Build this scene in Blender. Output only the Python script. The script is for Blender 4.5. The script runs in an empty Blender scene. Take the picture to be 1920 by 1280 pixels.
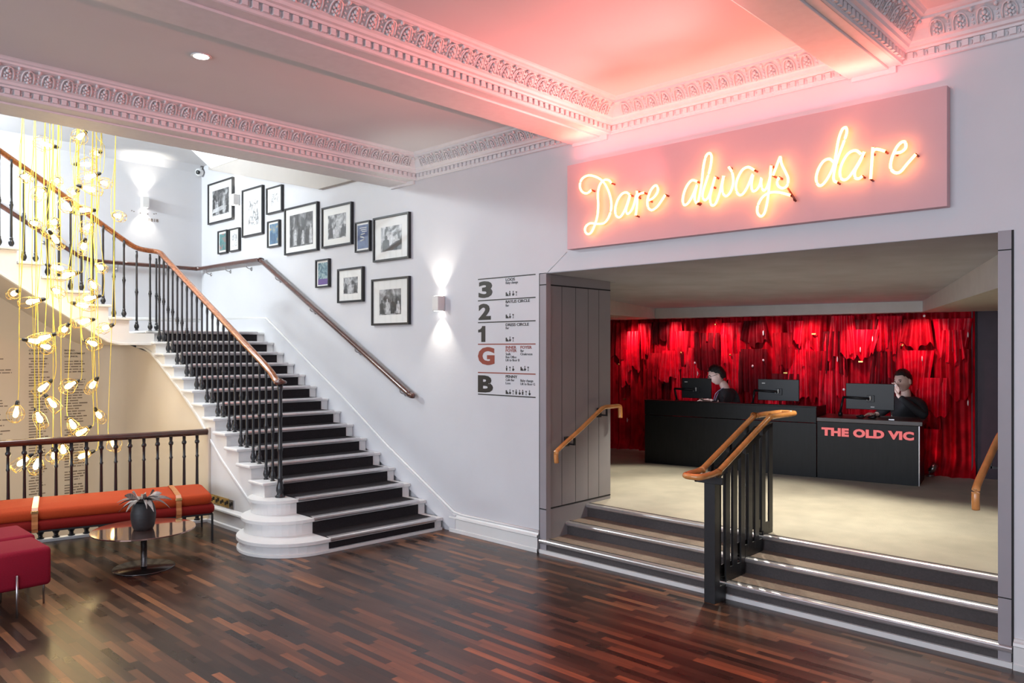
import bpy, bmesh, math, random
from mathutils import Vector, Matrix
sc = bpy.context.scene
COL = sc.collection
PI = math.pi
# ------------------------------------------------------------------ camera
F_PX, HOR, EYE = 1441.0, 653.0, 1.65
CAM = (0.0, -4.658, EYE)
_a = math.atan(1375/1441.0)
FW = (-math.sin(_a), math.cos(_a)); RT = (math.cos(_a), math.sin(_a))
cam_d = bpy.data.cameras.new('camera'); cam = bpy.data.objects.new('camera', cam_d); COL.objects.link(cam)
cam.location = CAM; cam.rotation_euler = (PI/2, 0, _a)
cam_d.sensor_width = 36; cam_d.lens = F_PX/1920*36; cam_d.shift_y = (HOR-640)/1920
cam_d.clip_start = 0.05; cam_d.clip_end = 60
sc.camera = cam
# ------------------------------------------------------------------ look
vs = sc.view_settings
vs.view_transform = 'Standard'; vs.look = 'None'; vs.gamma = 1.0; vs.use_curve_mapping = False
vs.exposure = 0.06
w = bpy.data.worlds.new('world'); sc.world = w; w.use_nodes = True
w.node_tree.nodes['Background'].inputs[0].default_value = (0.75, 0.82, 1.0, 1)
w.node_tree.nodes['Background'].inputs[1].default_value = 0.12
cy = sc.cycles
cy.use_denoising = True
cy.max_bounces = 6; cy.diffuse_bounces = 4; cy.glossy_bounces = 3; cy.transmission_bounces = 4; cy.transparent_max_bounces = 10
cy.sample_clamp_indirect = 6.0
cy.caustics_reflective = False; cy.caustics_refractive = False
# ------------------------------------------------------------------ lights
def lamp(name, kind, loc, energy, color, size=0.1, to=None, **kw):
    d = bpy.data.lights.new(name, kind); d.energy = energy; d.color = color
    if kind == 'AREA':
        d.shape = 'RECTANGLE'; d.size = size; d.spread = kw.get('spread', PI); d.size_y = kw.get('size_y', size)
    else:
        d.shadow_soft_size = size
    if kind == 'SPOT':
        d.spot_size = kw.get('cone', 1.0); d.spot_blend = kw.get('blend', 0.6)
    o = bpy.data.objects.new(name, d); COL.objects.link(o); o.location = loc
    if to is not None:
        o.rotation_euler = (Vector(to)-Vector(loc)).to_track_quat('-Z', 'Y').to_euler()
    return o
# assumed daylight from behind the camera; the street windows there are added
lamp('window_daylight', 'AREA', (-2.6, -9.3, 1.9), 385, (0.80, 0.88, 1.0), 7.0, to=(-3.4, 0, 1.9), size_y=2.6)
lamp('side_daylight', 'AREA', (2.8, -5.0, 1.8), 50, (0.82, 0.88, 1.0), 4.0, to=(-4, -3, 1.4), size_y=2.2)  # cool area fill from the right; the wall there has no window
# ceiling downlights (their fittings are built further down); all but the first are unseen and assumed
DOWNLIGHTS = [(-4.645, -2.559), (-4.645, -5.2), (-2.55, -5.6), (-2.55, -7.8), (-4.645, -7.8)]
for x, y in DOWNLIGHTS:
    lamp('downlight_lamp', 'SPOT', (x, y, 3.43), 95, (1.0, 0.93, 0.86), 0.05, to=(x, y, 0), cone=1.7, blend=0.8)
# wall sconces throw light up and down
for (x, y, z, nx, ny) in ((-5.331, -.055, 2.06, 0, -1), (-9.243, -.055, 3.53, 0, -1), (-10.235, -.765, 3.53, 1, 0)):
    for sgn in (1, -1):
        lamp('sconce_lamp', 'SPOT', (x+nx*.01, y+ny*.01, z+sgn*.072), 17, (1.0, 0.93, 0.80), 0.012,
             to=(x-nx*.03, y-ny*.03, z+sgn*.6), cone=1.5, blend=0.7)
# stairwell: daylight under the skylight
lamp('skylight_daylight', 'AREA', (-7.6, -2.1, 3.98), 85, (0.84, 0.92, 1.0), 1.9, to=(-8.3, -1.7, 0), size_y=2.4, spread=1.9)
lamp('landing_daylight', 'AREA', (-9.2, -4.3, 4.0), 200, (0.84, 0.95, 1.0), 1.5, to=(-9.9, 0, 2.7), size_y=.16)  # added fill to brighten the landing walls; no opening stands here
# added coral fill lamp above the sign board, tinting wall and ceiling
lamp('sign_top_strip', 'AREA', (-2.48, -.035, 3.085), 4.5, (1.0, 0.13, 0.17), 2.55, to=(-2.48, -.55, 3.9), size_y=.03)
# added unseen lamps that boost the neon's glow on ceiling, beams and floor
lamp('neon_glow', 'AREA', (-2.48, -.17, 3.09), 8.5, (1.0, 0.25, 0.16), 2.45, to=(-2.48, -.37, 4.07), size_y=.03)
for tx, ty, e in ((-5.7, -3.2, 120), (-4.6, -1.6, 22), (-2.2, -3.6, 95), (-3.7, -2.6, 60), (-2.6, -1.5, 30), (-1.2, -2.4, 40), (-5.7, -1.0, 45)):
    lamp('neon_glow', 'SPOT', (-2.6, -.20, 2.80), e, (1.0, 0.22, 0.20), 0.0, to=(tx, ty, 3.5), cone=1.45, blend=1.0)
for x in (-3.3, -2.6, -1.9, -1.3):
    lamp('neon_glow', 'SPOT', (x, -.20, 2.72), 120, (1.0, 0.16, 0.10), 0.0, to=(x+1.0, -2.9, 0), cone=1.6, blend=1.0)
# chandelier glow
for (x, y, z) in ((-7.95, -2.35, 3.0), (-7.95, -2.1, 2.5), (-7.95, -2.6, 1.9), (-7.9, -2.2, 1.75), (-7.9, -2.45, 1.1), (-7.9, -2.15, .8), (-7.9, -2.6, .6)):
    lamp('bulb_glow', 'POINT', (x, y, z), 4.5, (1.0, 0.74, 0.36), 0.06)
lamp('well_glow', 'POINT', (-8.2, -3.4, 0.3), 10, (1.0, 0.78, 0.45), 0.15)
# inner foyer: unseen foyer and curtain spots, assumed from the light there
lamp('foyer_spot', 'SPOT', (-3.3, 1.65, 2.10), 165, (1.0, 0.95, 0.80), 0.05, to=(-3.2, 1.45, .32), cone=1.62, blend=0.45)
lamp('foyer_spot', 'SPOT', (-4.7, 2.1, 2.0), 90, (1.0, 0.95, 0.80), 0.05, to=(-4.4, 1.8, .32), cone=1.35, blend=0.5)
lamp('foyer_spot', 'SPOT', (-1.9, 1.50, 2.10), 165, (1.0, 0.95, 0.80), 0.05, to=(-1.85, 1.25, .32), cone=1.62, blend=0.45)
for x in (-5.75, -5.2, -4.65, -4.1, -3.55, -3.0, -2.45):
    y = 3.783+(x+6.219)*.1367
    lamp('curtain_spot', 'SPOT', (x, y-.42, 1.975), 19, (1.0, 0.42, 0.45), 0.03, to=(x, y, 1.58), cone=1.6, blend=0.9)
lamp('curtain_uplight', 'SPOT', (-2.35, 3.95, .42), 4, (1.0, 0.25, 0.25), 0.02, to=(-1.95, 4.3, .8), cone=1.6, blend=0.9)
# ------------------------------------------------------------------ unprojection onto real planes
def _ray(u, v):
    r = (u-960)/F_PX
    return (FW[0]+r*RT[0], FW[1]+r*RT[1], (HOR-v)/F_PX)
def on_y(u, v, y=0.0):
    d = _ray(u, v); t = (y-CAM[1])/d[1]; return Vector((CAM[0]+t*d[0], y, EYE+t*d[2]))
def on_x(u, v, x):
    d = _ray(u, v); t = (x-CAM[0])/d[0]; return Vector((x, CAM[1]+t*d[1], EYE+t*d[2]))
def on_z(u, v, z=0.0):
    d = _ray(u, v); t = (z-EYE)/d[2]; return Vector((CAM[0]+t*d[0], CAM[1]+t*d[1], z))
# ------------------------------------------------------------------ materials
def _new(name):
    m = bpy.data.materials.new(name); m.use_nodes = True
    nt = m.node_tree; return m, nt, nt.nodes['Principled BSDF']
def mat(name, col, rough=0.5, metal=0.0, spec=0.5, noise=0.0, nscale=8.0, bump=0.0, bscale=60.0, sheen=0.0, coat=0.0, emit=None, es=0.0, alpha=None, stretch=None):
    m, nt, b = _new(name)
    b.inputs['Base Color'].default_value = (*col, 1); b.inputs['Roughness'].default_value = rough
    b.inputs['Metallic'].default_value = metal; b.inputs['Specular IOR Level'].default_value = spec
    if sheen: b.inputs['Sheen Weight'].default_value = sheen
    if coat: b.inputs['Coat Weight'].default_value = coat; b.inputs['Coat Roughness'].default_value = 0.08
    if emit: b.inputs['Emission Color'].default_value = (*emit, 1); b.inputs['Emission Strength'].default_value = es
    N = nt.nodes; L = nt.links
    tc = N.new('ShaderNodeTexCoord'); mp = N.new('ShaderNodeMapping'); L.new(tc.outputs['Object'], mp.inputs[0])
    if stretch: mp.inputs['Scale'].default_value = stretch
    if noise:
        n = N.new('ShaderNodeTexNoise'); n.inputs['Scale'].default_value = nscale; n.inputs['Detail'].default_value = 4
        L.new(mp.outputs[0], n.inputs['Vector'])
        r = N.new('ShaderNodeValToRGB')
        r.color_ramp.elements[0].position = 0.3; r.color_ramp.elements[1].position = 0.7
        r.color_ramp.elements[0].color = (*[c*(1-noise) for c in col], 1)
        r.color_ramp.elements[1].color = (*[min(1, c*(1+noise)) for c in col], 1)
        L.new(n.outputs['Fac'], r.inputs[0]); L.new(r.outputs[0], b.inputs['Base Color'])
    if bump:
        n2 = N.new('ShaderNodeTexNoise'); n2.inputs['Scale'].default_value = bscale; n2.inputs['Detail'].default_value = 3
        L.new(mp.outputs[0], n2.inputs['Vector'])
        bp = N.new('ShaderNodeBump'); bp.inputs['Strength'].default_value = bump; bp.inputs['Distance'].default_value = 0.01
        L.new(n2.outputs['Fac'], bp.inputs['Height']); L.new(bp.outputs[0], b.inputs['Normal'])
    return m
def emat(name, col, s, sampled=True):
    m, nt, b = _new(name)
    b.inputs['Base Color'].default_value = (0, 0, 0, 1); b.inputs['Emission Color'].default_value = (*col, 1)
    b.inputs['Emission Strength'].default_value = s
    if not sampled: m.cycles.emission_sampling = 'NONE'
    return m
def glass(name, tint=(1, 1, 1), gloss=0.10, rough=0.02):
    m, nt, b = _new(name); N = nt.nodes; L = nt.links; N.remove(b)
    t = N.new('ShaderNodeBsdfTransparent'); t.inputs[0].default_value = (*tint, 1)
    g = N.new('ShaderNodeBsdfGlossy'); g.inputs['Roughness'].default_value = rough
    fr = N.new('ShaderNodeFresnel'); fr.inputs[0].default_value = 1.45
    mm = N.new('ShaderNodeMath'); mm.operation = 'MULTIPLY_ADD'; mm.inputs[1].default_value = 0.8; mm.inputs[2].default_value = gloss
    L.new(fr.outputs[0], mm.inputs[0])
    mx = N.new('ShaderNodeMixShader'); ge = N.new('ShaderNodeNewGeometry'); iv = N.new('ShaderNodeMath'); iv.operation = 'SUBTRACT'; iv.inputs[0].default_value = 1.0; L.new(ge.outputs['Backfacing'], iv.inputs[1])
    m3 = N.new('ShaderNodeMath'); m3.operation = 'MULTIPLY'; L.new(mm.outputs[0], m3.inputs[0]); L.new(iv.outputs[0], m3.inputs[1]); L.new(m3.outputs[0], mx.inputs[0]); L.new(t.outputs[0], mx.inputs[1]); L.new(g.outputs[0], mx.inputs[2])
    L.new(mx.outputs[0], N['Material Output'].inputs[0]); return m
def wood_floor():
    m, nt, b = _new('dark walnut strip floor'); N = nt.nodes; L = nt.links
    tc = N.new('ShaderNodeTexCoord'); sp = N.new('ShaderNodeSeparateXYZ'); L.new(tc.outputs['Object'], sp.inputs[0])
    def mth(op, a, bb=None, c=None):
        n = N.new('ShaderNodeMath'); n.operation = op
        for i, v in enumerate((a, bb, c)):
            if v is None: continue
            if isinstance(v, (int, float)): n.inputs[i].default_value = v
            else: L.new(v, n.inputs[i])
        return n.outputs[0]
    yr = mth('DIVIDE', sp.outputs['Y'], 0.046); row = mth('FLOOR', yr); fy = mth('FRACT', yr)
    wn = N.new('ShaderNodeTexWhiteNoise'); wn.noise_dimensions = '1D'; L.new(row, wn.inputs['W'])
    xo = mth('ADD', mth('DIVIDE', sp.outputs['X'], 0.40), mth('MULTIPLY', wn.outputs['Value'], 7.3))
    colx = mth('FLOOR', xo); fx = mth('FRACT', xo)
    cb = N.new('ShaderNodeCombineXYZ'); L.new(colx, cb.inputs[0]); L.new(row, cb.inputs[1])
    w2 = N.new('ShaderNodeTexWhiteNoise'); w2.noise_dimensions = '2D'; L.new(cb.outputs[0], w2.inputs['Vector'])
    mp = N.new('ShaderNodeMapping'); L.new(tc.outputs['Object'], mp.inputs[0]); mp.inputs['Scale'].default_value = (1.6, 26, 1)
    ad = N.new('ShaderNodeVectorMath'); ad.operation = 'ADD'; L.new(mp.outputs[0], ad.inputs[0])
    sc2 = N.new('ShaderNodeVectorMath'); sc2.operation = 'SCALE'; L.new(w2.outputs['Color'], sc2.inputs[0]); sc2.inputs['Scale'].default_value = 30
    L.new(sc2.outputs[0], ad.inputs[1])
    gn = N.new('ShaderNodeTexNoise'); gn.inputs['Scale'].default_value = 1.5; gn.inputs['Detail'].default_value = 6; L.new(ad.outputs[0], gn.inputs['Vector'])
    mixv = mth('ADD', mth('MULTIPLY', w2.outputs['Value'], 0.80), mth('MULTIPLY', gn.outputs['Fac'], 0.26))
    r = N.new('ShaderNodeValToRGB'); e = r.color_ramp.elements
    e[0].position = 0.10; e[0].color = (0.018, 0.010, 0.008, 1); e[1].position = 0.97; e[1].color = (0.30, 0.125, 0.052, 1)
    for p, c in ((0.40, (0.034, 0.017, 0.012, 1)), (0.66, (0.075, 0.036, 0.022, 1)), (0.86, (0.15, 0.064, 0.032, 1))):
        k = e.new(p); k.color = c
    L.new(mixv, r.inputs[0])
    gap = mth('MAXIMUM', mth('LESS_THAN', fy, 0.035), mth('LESS_THAN', fx, 0.006))
    mx = N.new('ShaderNodeMixRGB'); L.new(mth('MULTIPLY', gap, 0.75), mx.inputs[0]); L.new(r.outputs[0], mx.inputs[1]); mx.inputs[2].default_value = (0.008, 0.005, 0.004, 1)
    L.new(mx.outputs[0], b.inputs['Base Color'])
    n3 = N.new('ShaderNodeTexNoise'); n3.inputs['Scale'].default_value = 3.5; L.new(tc.outputs['Object'], n3.inputs['Vector'])
    L.new(mth('ADD', mth('MULTIPLY', n3.outputs['Fac'], 0.10), mth('MULTIPLY_ADD', w2.outputs['Value'], 0.08, 0.22)), b.inputs['Roughness'])
    b.inputs['Specular IOR Level'].default_value = 0.38
    bp = N.new('ShaderNodeBump'); bp.inputs['Strength'].default_value = 0.18; bp.inputs['Distance'].default_value = 0.002
    L.new(mth('ADD', mth('MULTIPLY', gap, -1.0), mth('ADD', gn.outputs['Fac'], mth('MULTIPLY', w2.outputs['Value'], 0.8))), bp.inputs['Height']); L.new(bp.outputs[0], b.inputs['Normal'])
    return m
M = {}
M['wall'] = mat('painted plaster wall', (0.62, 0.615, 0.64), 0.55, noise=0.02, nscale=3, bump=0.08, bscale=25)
M['white'] = mat('white gloss paint', (0.70, 0.69, 0.68), 0.32, noise=0.02, nscale=5)
M['ceil'] = mat('ceiling plaster', (0.66, 0.655, 0.67), 0.7, noise=0.02, nscale=2)
M['plaster'] = mat('moulded plaster', (0.70, 0.685, 0.70), 0.5, noise=0.03, nscale=20)
M['floor'] = wood_floor()
M['cream'] = mat('cream stairwell paint', (0.60, 0.52, 0.42), 0.6, noise=0.02, nscale=3)
M['carpet'] = mat('black stair carpet', (0.020, 0.017, 0.019), 0.85, noise=0.25, nscale=120, bump=0.4, bscale=300, spec=.2)
M['nosing'] = mat('brushed aluminium nosing', (0.62, 0.60, 0.61), 0.34, metal=0.85, noise=0.05, nscale=30)
M['iron'] = mat('black painted cast iron', (0.012, 0.013, 0.016), 0.32, spec=0.6, noise=0.2, nscale=40)
M['mahog'] = mat('varnished mahogany', (0.31, 0.110, 0.042), 0.22, noise=0.35, nscale=9, coat=0.5, stretch=(1, 6, 6))
M['mahogd'] = mat('dark mahogany', (0.085, 0.028, 0.018), 0.2, noise=0.3, nscale=9, coat=0.5)
M['oak'] = mat('orange oak handrail', (0.62, 0.26, 0.075), 0.25, noise=0.2, nscale=9, coat=0.4)
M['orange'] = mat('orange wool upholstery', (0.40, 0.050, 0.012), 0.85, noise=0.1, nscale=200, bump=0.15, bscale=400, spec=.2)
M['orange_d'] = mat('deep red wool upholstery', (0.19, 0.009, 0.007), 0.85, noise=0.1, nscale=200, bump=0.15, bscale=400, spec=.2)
M['rasp'] = mat('raspberry wool upholstery', (0.24, 0.007, 0.024), 0.85, noise=0.12, nscale=200, bump=0.15, bscale=400, spec=.2)
M['tan'] = mat('tan leather strap', (0.45, 0.17, 0.055), 0.35, noise=0.1, nscale=30)
M['brass'] = mat('polished brass', (0.75, 0.55, 0.22), 0.25, metal=1.0, noise=0.05)
M['steel'] = mat('satin steel', (0.45, 0.44, 0.45), 0.28, metal=1.0, noise=0.05)
M['bronze'] = mat('bronze mirror table top', (0.40, 0.26, 0.23), 0.06, metal=0.9, noise=0.03)
M['darksteel'] = mat('dark polished steel', (0.11, 0.10, 0.10), 0.26, metal=0.9, noise=0.03)
M['vase'] = mat('matt black ceramic', (0.018, 0.018, 0.020), 0.55, noise=0.15, nscale=30, bump=0.2, bscale=8, stretch=(1, 1, 12))
M['leaf'] = mat('dried grey leaves', (0.16, 0.125, 0.11), 0.6, noise=0.4, nscale=40)
M['leaf2'] = mat('dried pale leaf undersides', (0.34, 0.30, 0.28), 0.6, noise=0.3, nscale=40)
M['black'] = mat('satin black frame', (0.012, 0.012, 0.014), 0.35, noise=0.1)
M['paper'] = mat('white mount board', (0.78, 0.77, 0.74), 0.7, noise=0.01)
M['glassp'] = glass('picture glass', gloss=0.012)
M['bulbglass'] = glass('clear bulb glass', (1.0, 0.96, 0.86), gloss=0.06)
M['letters'] = mat('dark brown vinyl lettering', (0.016, 0.012, 0.010), 0.5, noise=0.05)
M['letterred'] = mat('rust red vinyl lettering', (0.27, 0.045, 0.025), 0.5, noise=0.05)
M['donor'] = mat('brown grey lettering', (0.17, 0.13, 0.10), 0.6, noise=0.1)
M['board'] = mat('painted sign board', (0.68, 0.42, 0.44), 0.6, noise=0.01)  # white board; the pink neon light on it is put into the colour
M['neon'] = emat('lit neon tube', (1.0, 0.345, 0.085), 12.0)
M['neonend'] = mat('blacked out neon tube', (0.22, 0.03, 0.02), 0.3, noise=0.1)
M['frame'] = mat('lilac grey lining panels', (0.30, 0.275, 0.295), 0.45, noise=0.03, nscale=4)
M['reveal'] = mat('grey reveal panels', (0.27, 0.25, 0.26), 0.5, noise=0.04, nscale=4)
M['boxing'] = mat('stone coloured boxing paint', (0.46, 0.42, 0.39), 0.7, noise=0.02)  # wall paint darkened: the shade on the boxing is put into the colour
M['fceil'] = mat('grey foyer ceiling', (0.44, 0.46, 0.53), 0.8, noise=0.12, nscale=2.5, bump=0.2, bscale=14)
M['fbulk'] = mat('pale foyer bulkhead', (0.55, 0.53, 0.51), 0.7, noise=0.04)
M['fcarpet'] = mat('beige foyer carpet', (0.42, 0.375, 0.29), 0.95, noise=0.10, nscale=5, bump=0.4, bscale=150, sheen=0.2)
M['fstep'] = mat('brown carpet on steps', (0.24, 0.185, 0.145), 0.95, noise=0.12, nscale=60, bump=0.4, bscale=200)
M['riser'] = mat('dark grey riser', (0.065, 0.055, 0.055), 0.8, noise=0.15, nscale=80)
M['groove'] = mat('black groove strip', (0.008, 0.007, 0.008), 0.7, noise=0.1)
M['curtain'] = mat('crimson velvet curtain', (0.36, 0.001, 0.010), 0.6, noise=0.45, nscale=7, bump=0.3, bscale=30, spec=.15)
M['curtain2'] = mat('scarlet satin drape', (0.62, 0.002, 0.020), 0.42, noise=0.4, nscale=9, bump=0.2, bscale=30, spec=.25)
M['curtain3'] = mat('wine velvet drape', (0.10, 0.000, 0.004), 0.6, noise=0.4, nscale=9, bump=0.2, bscale=30, spec=.15)
M['desk'] = mat('black stained desk front', (0.006, 0.0065, 0.008), 0.42, spec=.3, noise=0.3, nscale=6, stretch=(8, 8, 1))
M['desktop'] = mat('dark brown desk top', (0.075, 0.055, 0.05), 0.3, noise=0.2, nscale=8)
M['coral'] = mat('coral pink lit lettering', (0.90, 0.22, 0.22), 0.5, noise=0.03, emit=(1.0, 0.17, 0.18), es=0.42)
M['plum'] = mat('dark plum wall', (0.045, 0.028, 0.045), 0.6, noise=0.1)
M['plastic'] = mat('black plastic', (0.012, 0.012, 0.014), 0.4, noise=0.1)
M['screenback'] = mat('charcoal monitor back', (0.014, 0.015, 0.018), 0.4, noise=0.1)
M['skin'] = mat('skin', (0.66, 0.43, 0.36), 0.5, noise=0.06, nscale=20)
M['hair'] = mat('dark hair', (0.010, 0.007, 0.006), 0.45, noise=0.3, nscale=90, bump=0.6, bscale=160)
M['cloth'] = mat('black clothing', (0.010, 0.009, 0.011), 0.8, noise=0.2, nscale=30, bump=0.3, bscale=25)
M['whiteplastic'] = mat('white plastic', (0.75, 0.75, 0.75), 0.35, noise=0.02)
M['yellow'] = mat('yellow fabric flex', (0.80, 0.60, 0.07), 0.6, noise=0.08, nscale=50)
M['gold'] = mat('brass wire', (0.80, 0.55, 0.16), 0.3, metal=0.9, noise=0.05)
M['bulb'] = emat('glowing bulb', (1.0, 0.74, 0.34), 11.0, sampled=False)
M['lamplens'] = emat('lit lamp lens', (1.0, 0.93, 0.85), 14.0, sampled=False)
M['sky'] = emat('daylit skylight glass', (0.90, 0.96, 1.0), 1.5)
M['wood_ped'] = M['mahogd']
# ------------------------------------------------------------------ mesh builder
class MB:
    def __init__(s): s.v = []; s.f = []; s.sm = []
    def add(s, vs, fs, smooth=False):
        o = len(s.v); s.v += [Vector(p) for p in vs]
        for f in fs: s.f.append([i+o for i in f]); s.sm.append(smooth)
        return s
    def box(s, x0, x1, y0, y1, z0, z1):
        v = [(x0, y0, z0), (x1, y0, z0), (x1, y1, z0), (x0, y1, z0), (x0, y0, z1), (x1, y0, z1), (x1, y1, z1), (x0, y1, z1)]
        return s.add(v, [(0, 3, 2, 1), (4, 5, 6, 7), (0, 1, 5, 4), (1, 2, 6, 5), (2, 3, 7, 6), (3, 0, 4, 7)])
    def obox(s, o, ax, ay, az):
        o = Vector(o); ax = Vector(ax); ay = Vector(ay); az = Vector(az)
        v = [o, o+ax, o+ax+ay, o+ay, o+az, o+ax+az, o+ax+ay+az, o+ay+az]
        return s.add(v, [(0, 3, 2, 1), (4, 5, 6, 7), (0, 1, 5, 4), (1, 2, 6, 5), (2, 3, 7, 6), (3, 0, 4, 7)])
    def prism(s, pts, z0, z1):
        """plan polygon (x, y) raised from z0 to z1"""
        n = len(pts); v = [(p[0], p[1], z0) for p in pts]+[(p[0], p[1], z1) for p in pts]
        return s.add(v, [list(range(n))[::-1], list(range(n, 2*n))]+[(i, (i+1) % n, n+(i+1) % n, n+i) for i in range(n)])
    def slab(s, pts, d):
        """3-D polygon thickened by vector d"""
        n = len(pts); d = Vector(d); v = [Vector(p) for p in pts]; v += [p+d for p in v]
        return s.add(v, [list(range(n))[::-1], list(range(n, 2*n))]+[(i, (i+1) % n, n+(i+1) % n, n+i) for i in range(n)])
    def lathe(s, c, prof, n=12, axis=(0, 0, 1), smooth=True):
        q = Vector((0, 0, 1)).rotation_difference(Vector(axis).normalized()); c = Vector(c); v = []
        for r, z in prof:
            for k in range(n):
                a = 2*PI*k/n; v.append(c+q @ Vector((r*math.cos(a), r*math.sin(a), z)))
        m = len(prof); f = [(i*n+k, i*n+(k+1) % n, (i+1)*n+(k+1) % n, (i+1)*n+k) for i in range(m-1) for k in range(n)]
        f += [list(range(n))[::-1], list(range((m-1)*n, m*n))]
        return s.add(v, f, smooth)
    def cyl(s, a, b, r0, r1=None, n=10, smooth=True):
        a = Vector(a); b = Vector(b); r1 = r0 if r1 is None else r1
        return s.lathe(a, [(r0, 0), (r1, (b-a).length)], n, (b-a), smooth)
    def tube(s, path, r, n=6, closed=False, smooth=True, rs=None):
        prof = [(math.cos(2*PI*k/n), math.sin(2*PI*k/n)) for k in range(n)]
        return s.sweep(path, [(r*a, r*b) for a, b in prof], closed=closed, smooth=smooth)
    def sweep(s, path, prof, up=(0, 0, 1), closed=False, smooth=True, caps=True):
        """section (side, up) carried along a 3-D path"""
        P = [Vector(p) for p in path]; m = len(P); n = len(prof); v = []; last = None
        for i in range(m):
            if closed: t = (P[(i+1) % m]-P[i-1])
            else: t = P[min(i+1, m-1)]-P[max(i-1, 0)]
            t.normalize(); U = Vector(up)
            if abs(t.dot(U)) > 0.94: U = last if last is not None else Vector((0, 1, 0)) if abs(t.y) < .9 else Vector((1, 0, 0))
            sd = t.cross(U).normalized(); uu = sd.cross(t).normalized(); last = uu.copy()
            k = 1.0
            if 0 < i < m-1 or closed:
                a = (P[i]-P[i-1]).normalized(); c = t.dot(a); k = 1/max(c, .6)
            for x, y in prof: v.append(P[i]+sd*x*1.0+uu*y*1.0 if k == 1 else P[i]+sd*x*k+uu*y*min(k, 1.15))
        f = []
        for i in range(m if closed else m-1):
            j = (i+1) % m
            for k in range(n): f.append((i*n+k, i*n+(k+1) % n, j*n+(k+1) % n, j*n+k))
        if not closed and caps: f += [list(range(n))[::-1], list(range((m-1)*n, m*n))]
        return s.add(v, f, smooth)
    def ell(s, c, r, n=8, m=5, R=None):
        c = Vector(c); v = []; R = R or Matrix.Identity(3)
        for i in range(1, m):
            a = PI*i/m
            for k in range(n):
                b = 2*PI*k/n
                v.append(c+R @ Vector((r[0]*math.sin(a)*math.cos(b), r[1]*math.sin(a)*math.sin(b), r[2]*math.cos(a))))
        v += [c+R @ Vector((0, 0, r[2])), c-R @ Vector((0, 0, r[2]))]; T = len(v)-2; B = T+1
        f = [(i*n+k, (i+1)*n+k, (i+1)*n+(k+1) % n, i*n+(k+1) % n) for i in range(m-2) for k in range(n)]
        f += [(T, k, (k+1) % n) for k in range(n)]+[(B, (m-2)*n+(k+1) % n, (m-2)*n+k) for k in range(n)]
        return s.add(v, f, True)
    def plan(s, path, prof, side=1, closed=False, smooth=False):
        """moulding: profile (out, z) run along a plan path with mitred corners"""
        P = [Vector((p[0], p[1])) for p in path]; m = len(P); n = len(prof); v = []
        for i in range(m):
            def nrm(a, b): t = (b-a).normalized(); return Vector((-t.y, t.x))*side
            if i == 0: nn = nrm(P[0], P[1])
            elif i == m-1: nn = nrm(P[-2], P[-1])
            else:
                a = nrm(P[i-1], P[i]); b = nrm(P[i], P[i+1]); nn = (a+b)/(1+a.dot(b))
            for d, z in prof: v.append((P[i].x+nn.x*d, P[i].y+nn.y*d, z))
        f = [(i*n+k, i*n+k+1, (i+1)*n+k+1, (i+1)*n+k) for i in range(m-1) for k in range(n-1)]
        return s.add(v, f, smooth)
def part(name, mb, m, parent=None, bevel=0.0, label=None, root=None):
    """link a builder as one mesh object; vertices are world positions"""
    off = Vector((0, 0, 0)); p = parent
    while p is not None: off += p.location; p = p.parent
    me = bpy.data.meshes.new(name)
    me.from_pydata([v-off for v in mb.v], [], mb.f); me.materials.append(m)
    bm = bmesh.new(); bm.from_mesh(me)
    bmesh.ops.recalc_face_normals(bm, faces=bm.faces); bm.to_mesh(me); bm.free()
    for poly, sm in zip(me.polygons, mb.sm): poly.use_smooth = sm
    o = bpy.data.objects.new(name, me); COL.objects.link(o); o.parent = parent
    if bevel:
        b = o.modifiers.new('bevel', 'BEVEL'); b.width = bevel; b.segments = 2; b.limit_method = 'ANGLE'; b.angle_limit = 0.7
    if label: o['label'] = label
    return o
def tag(o, label, cat, group=None, kind=None):
    o['label'] = label; o['category'] = cat
    if group: o['group'] = group
    if kind: o['kind'] = kind
    return o
def thing(name, label, cat, loc=(0, 0, 0), group=None):
    o = bpy.data.objects.new(name, None); COL.objects.link(o); o.location = loc; o.empty_display_size = 0.1
    return tag(o, label, cat, group)
def struct(name, mb, m, label, cat, bevel=0.0):
    o = part(name, mb, m, None, bevel); return tag(o, label, cat, None, 'structure')
def smooth_path(pts, n=6, closed=False):
    P = [Vector(p) for p in pts]; out = []; m = len(P)
    for i in range(m if closed else m-1):
        if closed: a, b, c, d = P[i-1], P[i], P[(i+1) % m], P[(i+2) % m]
        else: a, b, c, d = P[max(i-1, 0)], P[i], P[i+1], P[min(i+2, m-1)]
        for k in range(n):
            t = k/n
            out.append(0.5*((2*b)+(c-a)*t+(2*a-5*b+4*c-d)*t*t+(3*b-3*c+d-a)*t**3))
    if not closed: out.append(P[-1])
    return out
def text_into(mb, s, origin, right, up, size, bold=0.0, depth=0.002, xs=1.0, width=None, spacing=1.0):
    cu = bpy.data.curves.new('t', 'FONT'); cu.body = s; cu.size = 1.0; cu.offset = bold; cu.extrude = 0.5; cu.resolution_u = 3; cu.space_character = spacing
    ob = bpy.data.objects.new('t', cu); COL.objects.link(ob)
    dg = bpy.context.evaluated_depsgraph_get(); ev = ob.evaluated_get(dg); me = ev.to_mesh()
    right = Vector(right).normalized(); up = Vector(up).normalized(); nn = right.cross(up)
    xsn = [v.co.x for v in me.vertices]; w0 = (max(xsn)-min(xsn)) if xsn else 1; x0 = min(xsn) if xsn else 0
    if width: xs = width/(w0*size)
    vv = [Vector(origin)+right*((v.co.x-x0)*size*xs)+up*(v.co.y*size)+nn*((v.co.z+.5)*depth) for v in me.vertices]
    mb.add(vv, [list(p.vertices) for p in me.polygons])
    ev.to_mesh_clear(); bpy.data.objects.remove(ob); bpy.data.curves.remove(cu)
    return w0*size*xs
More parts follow.
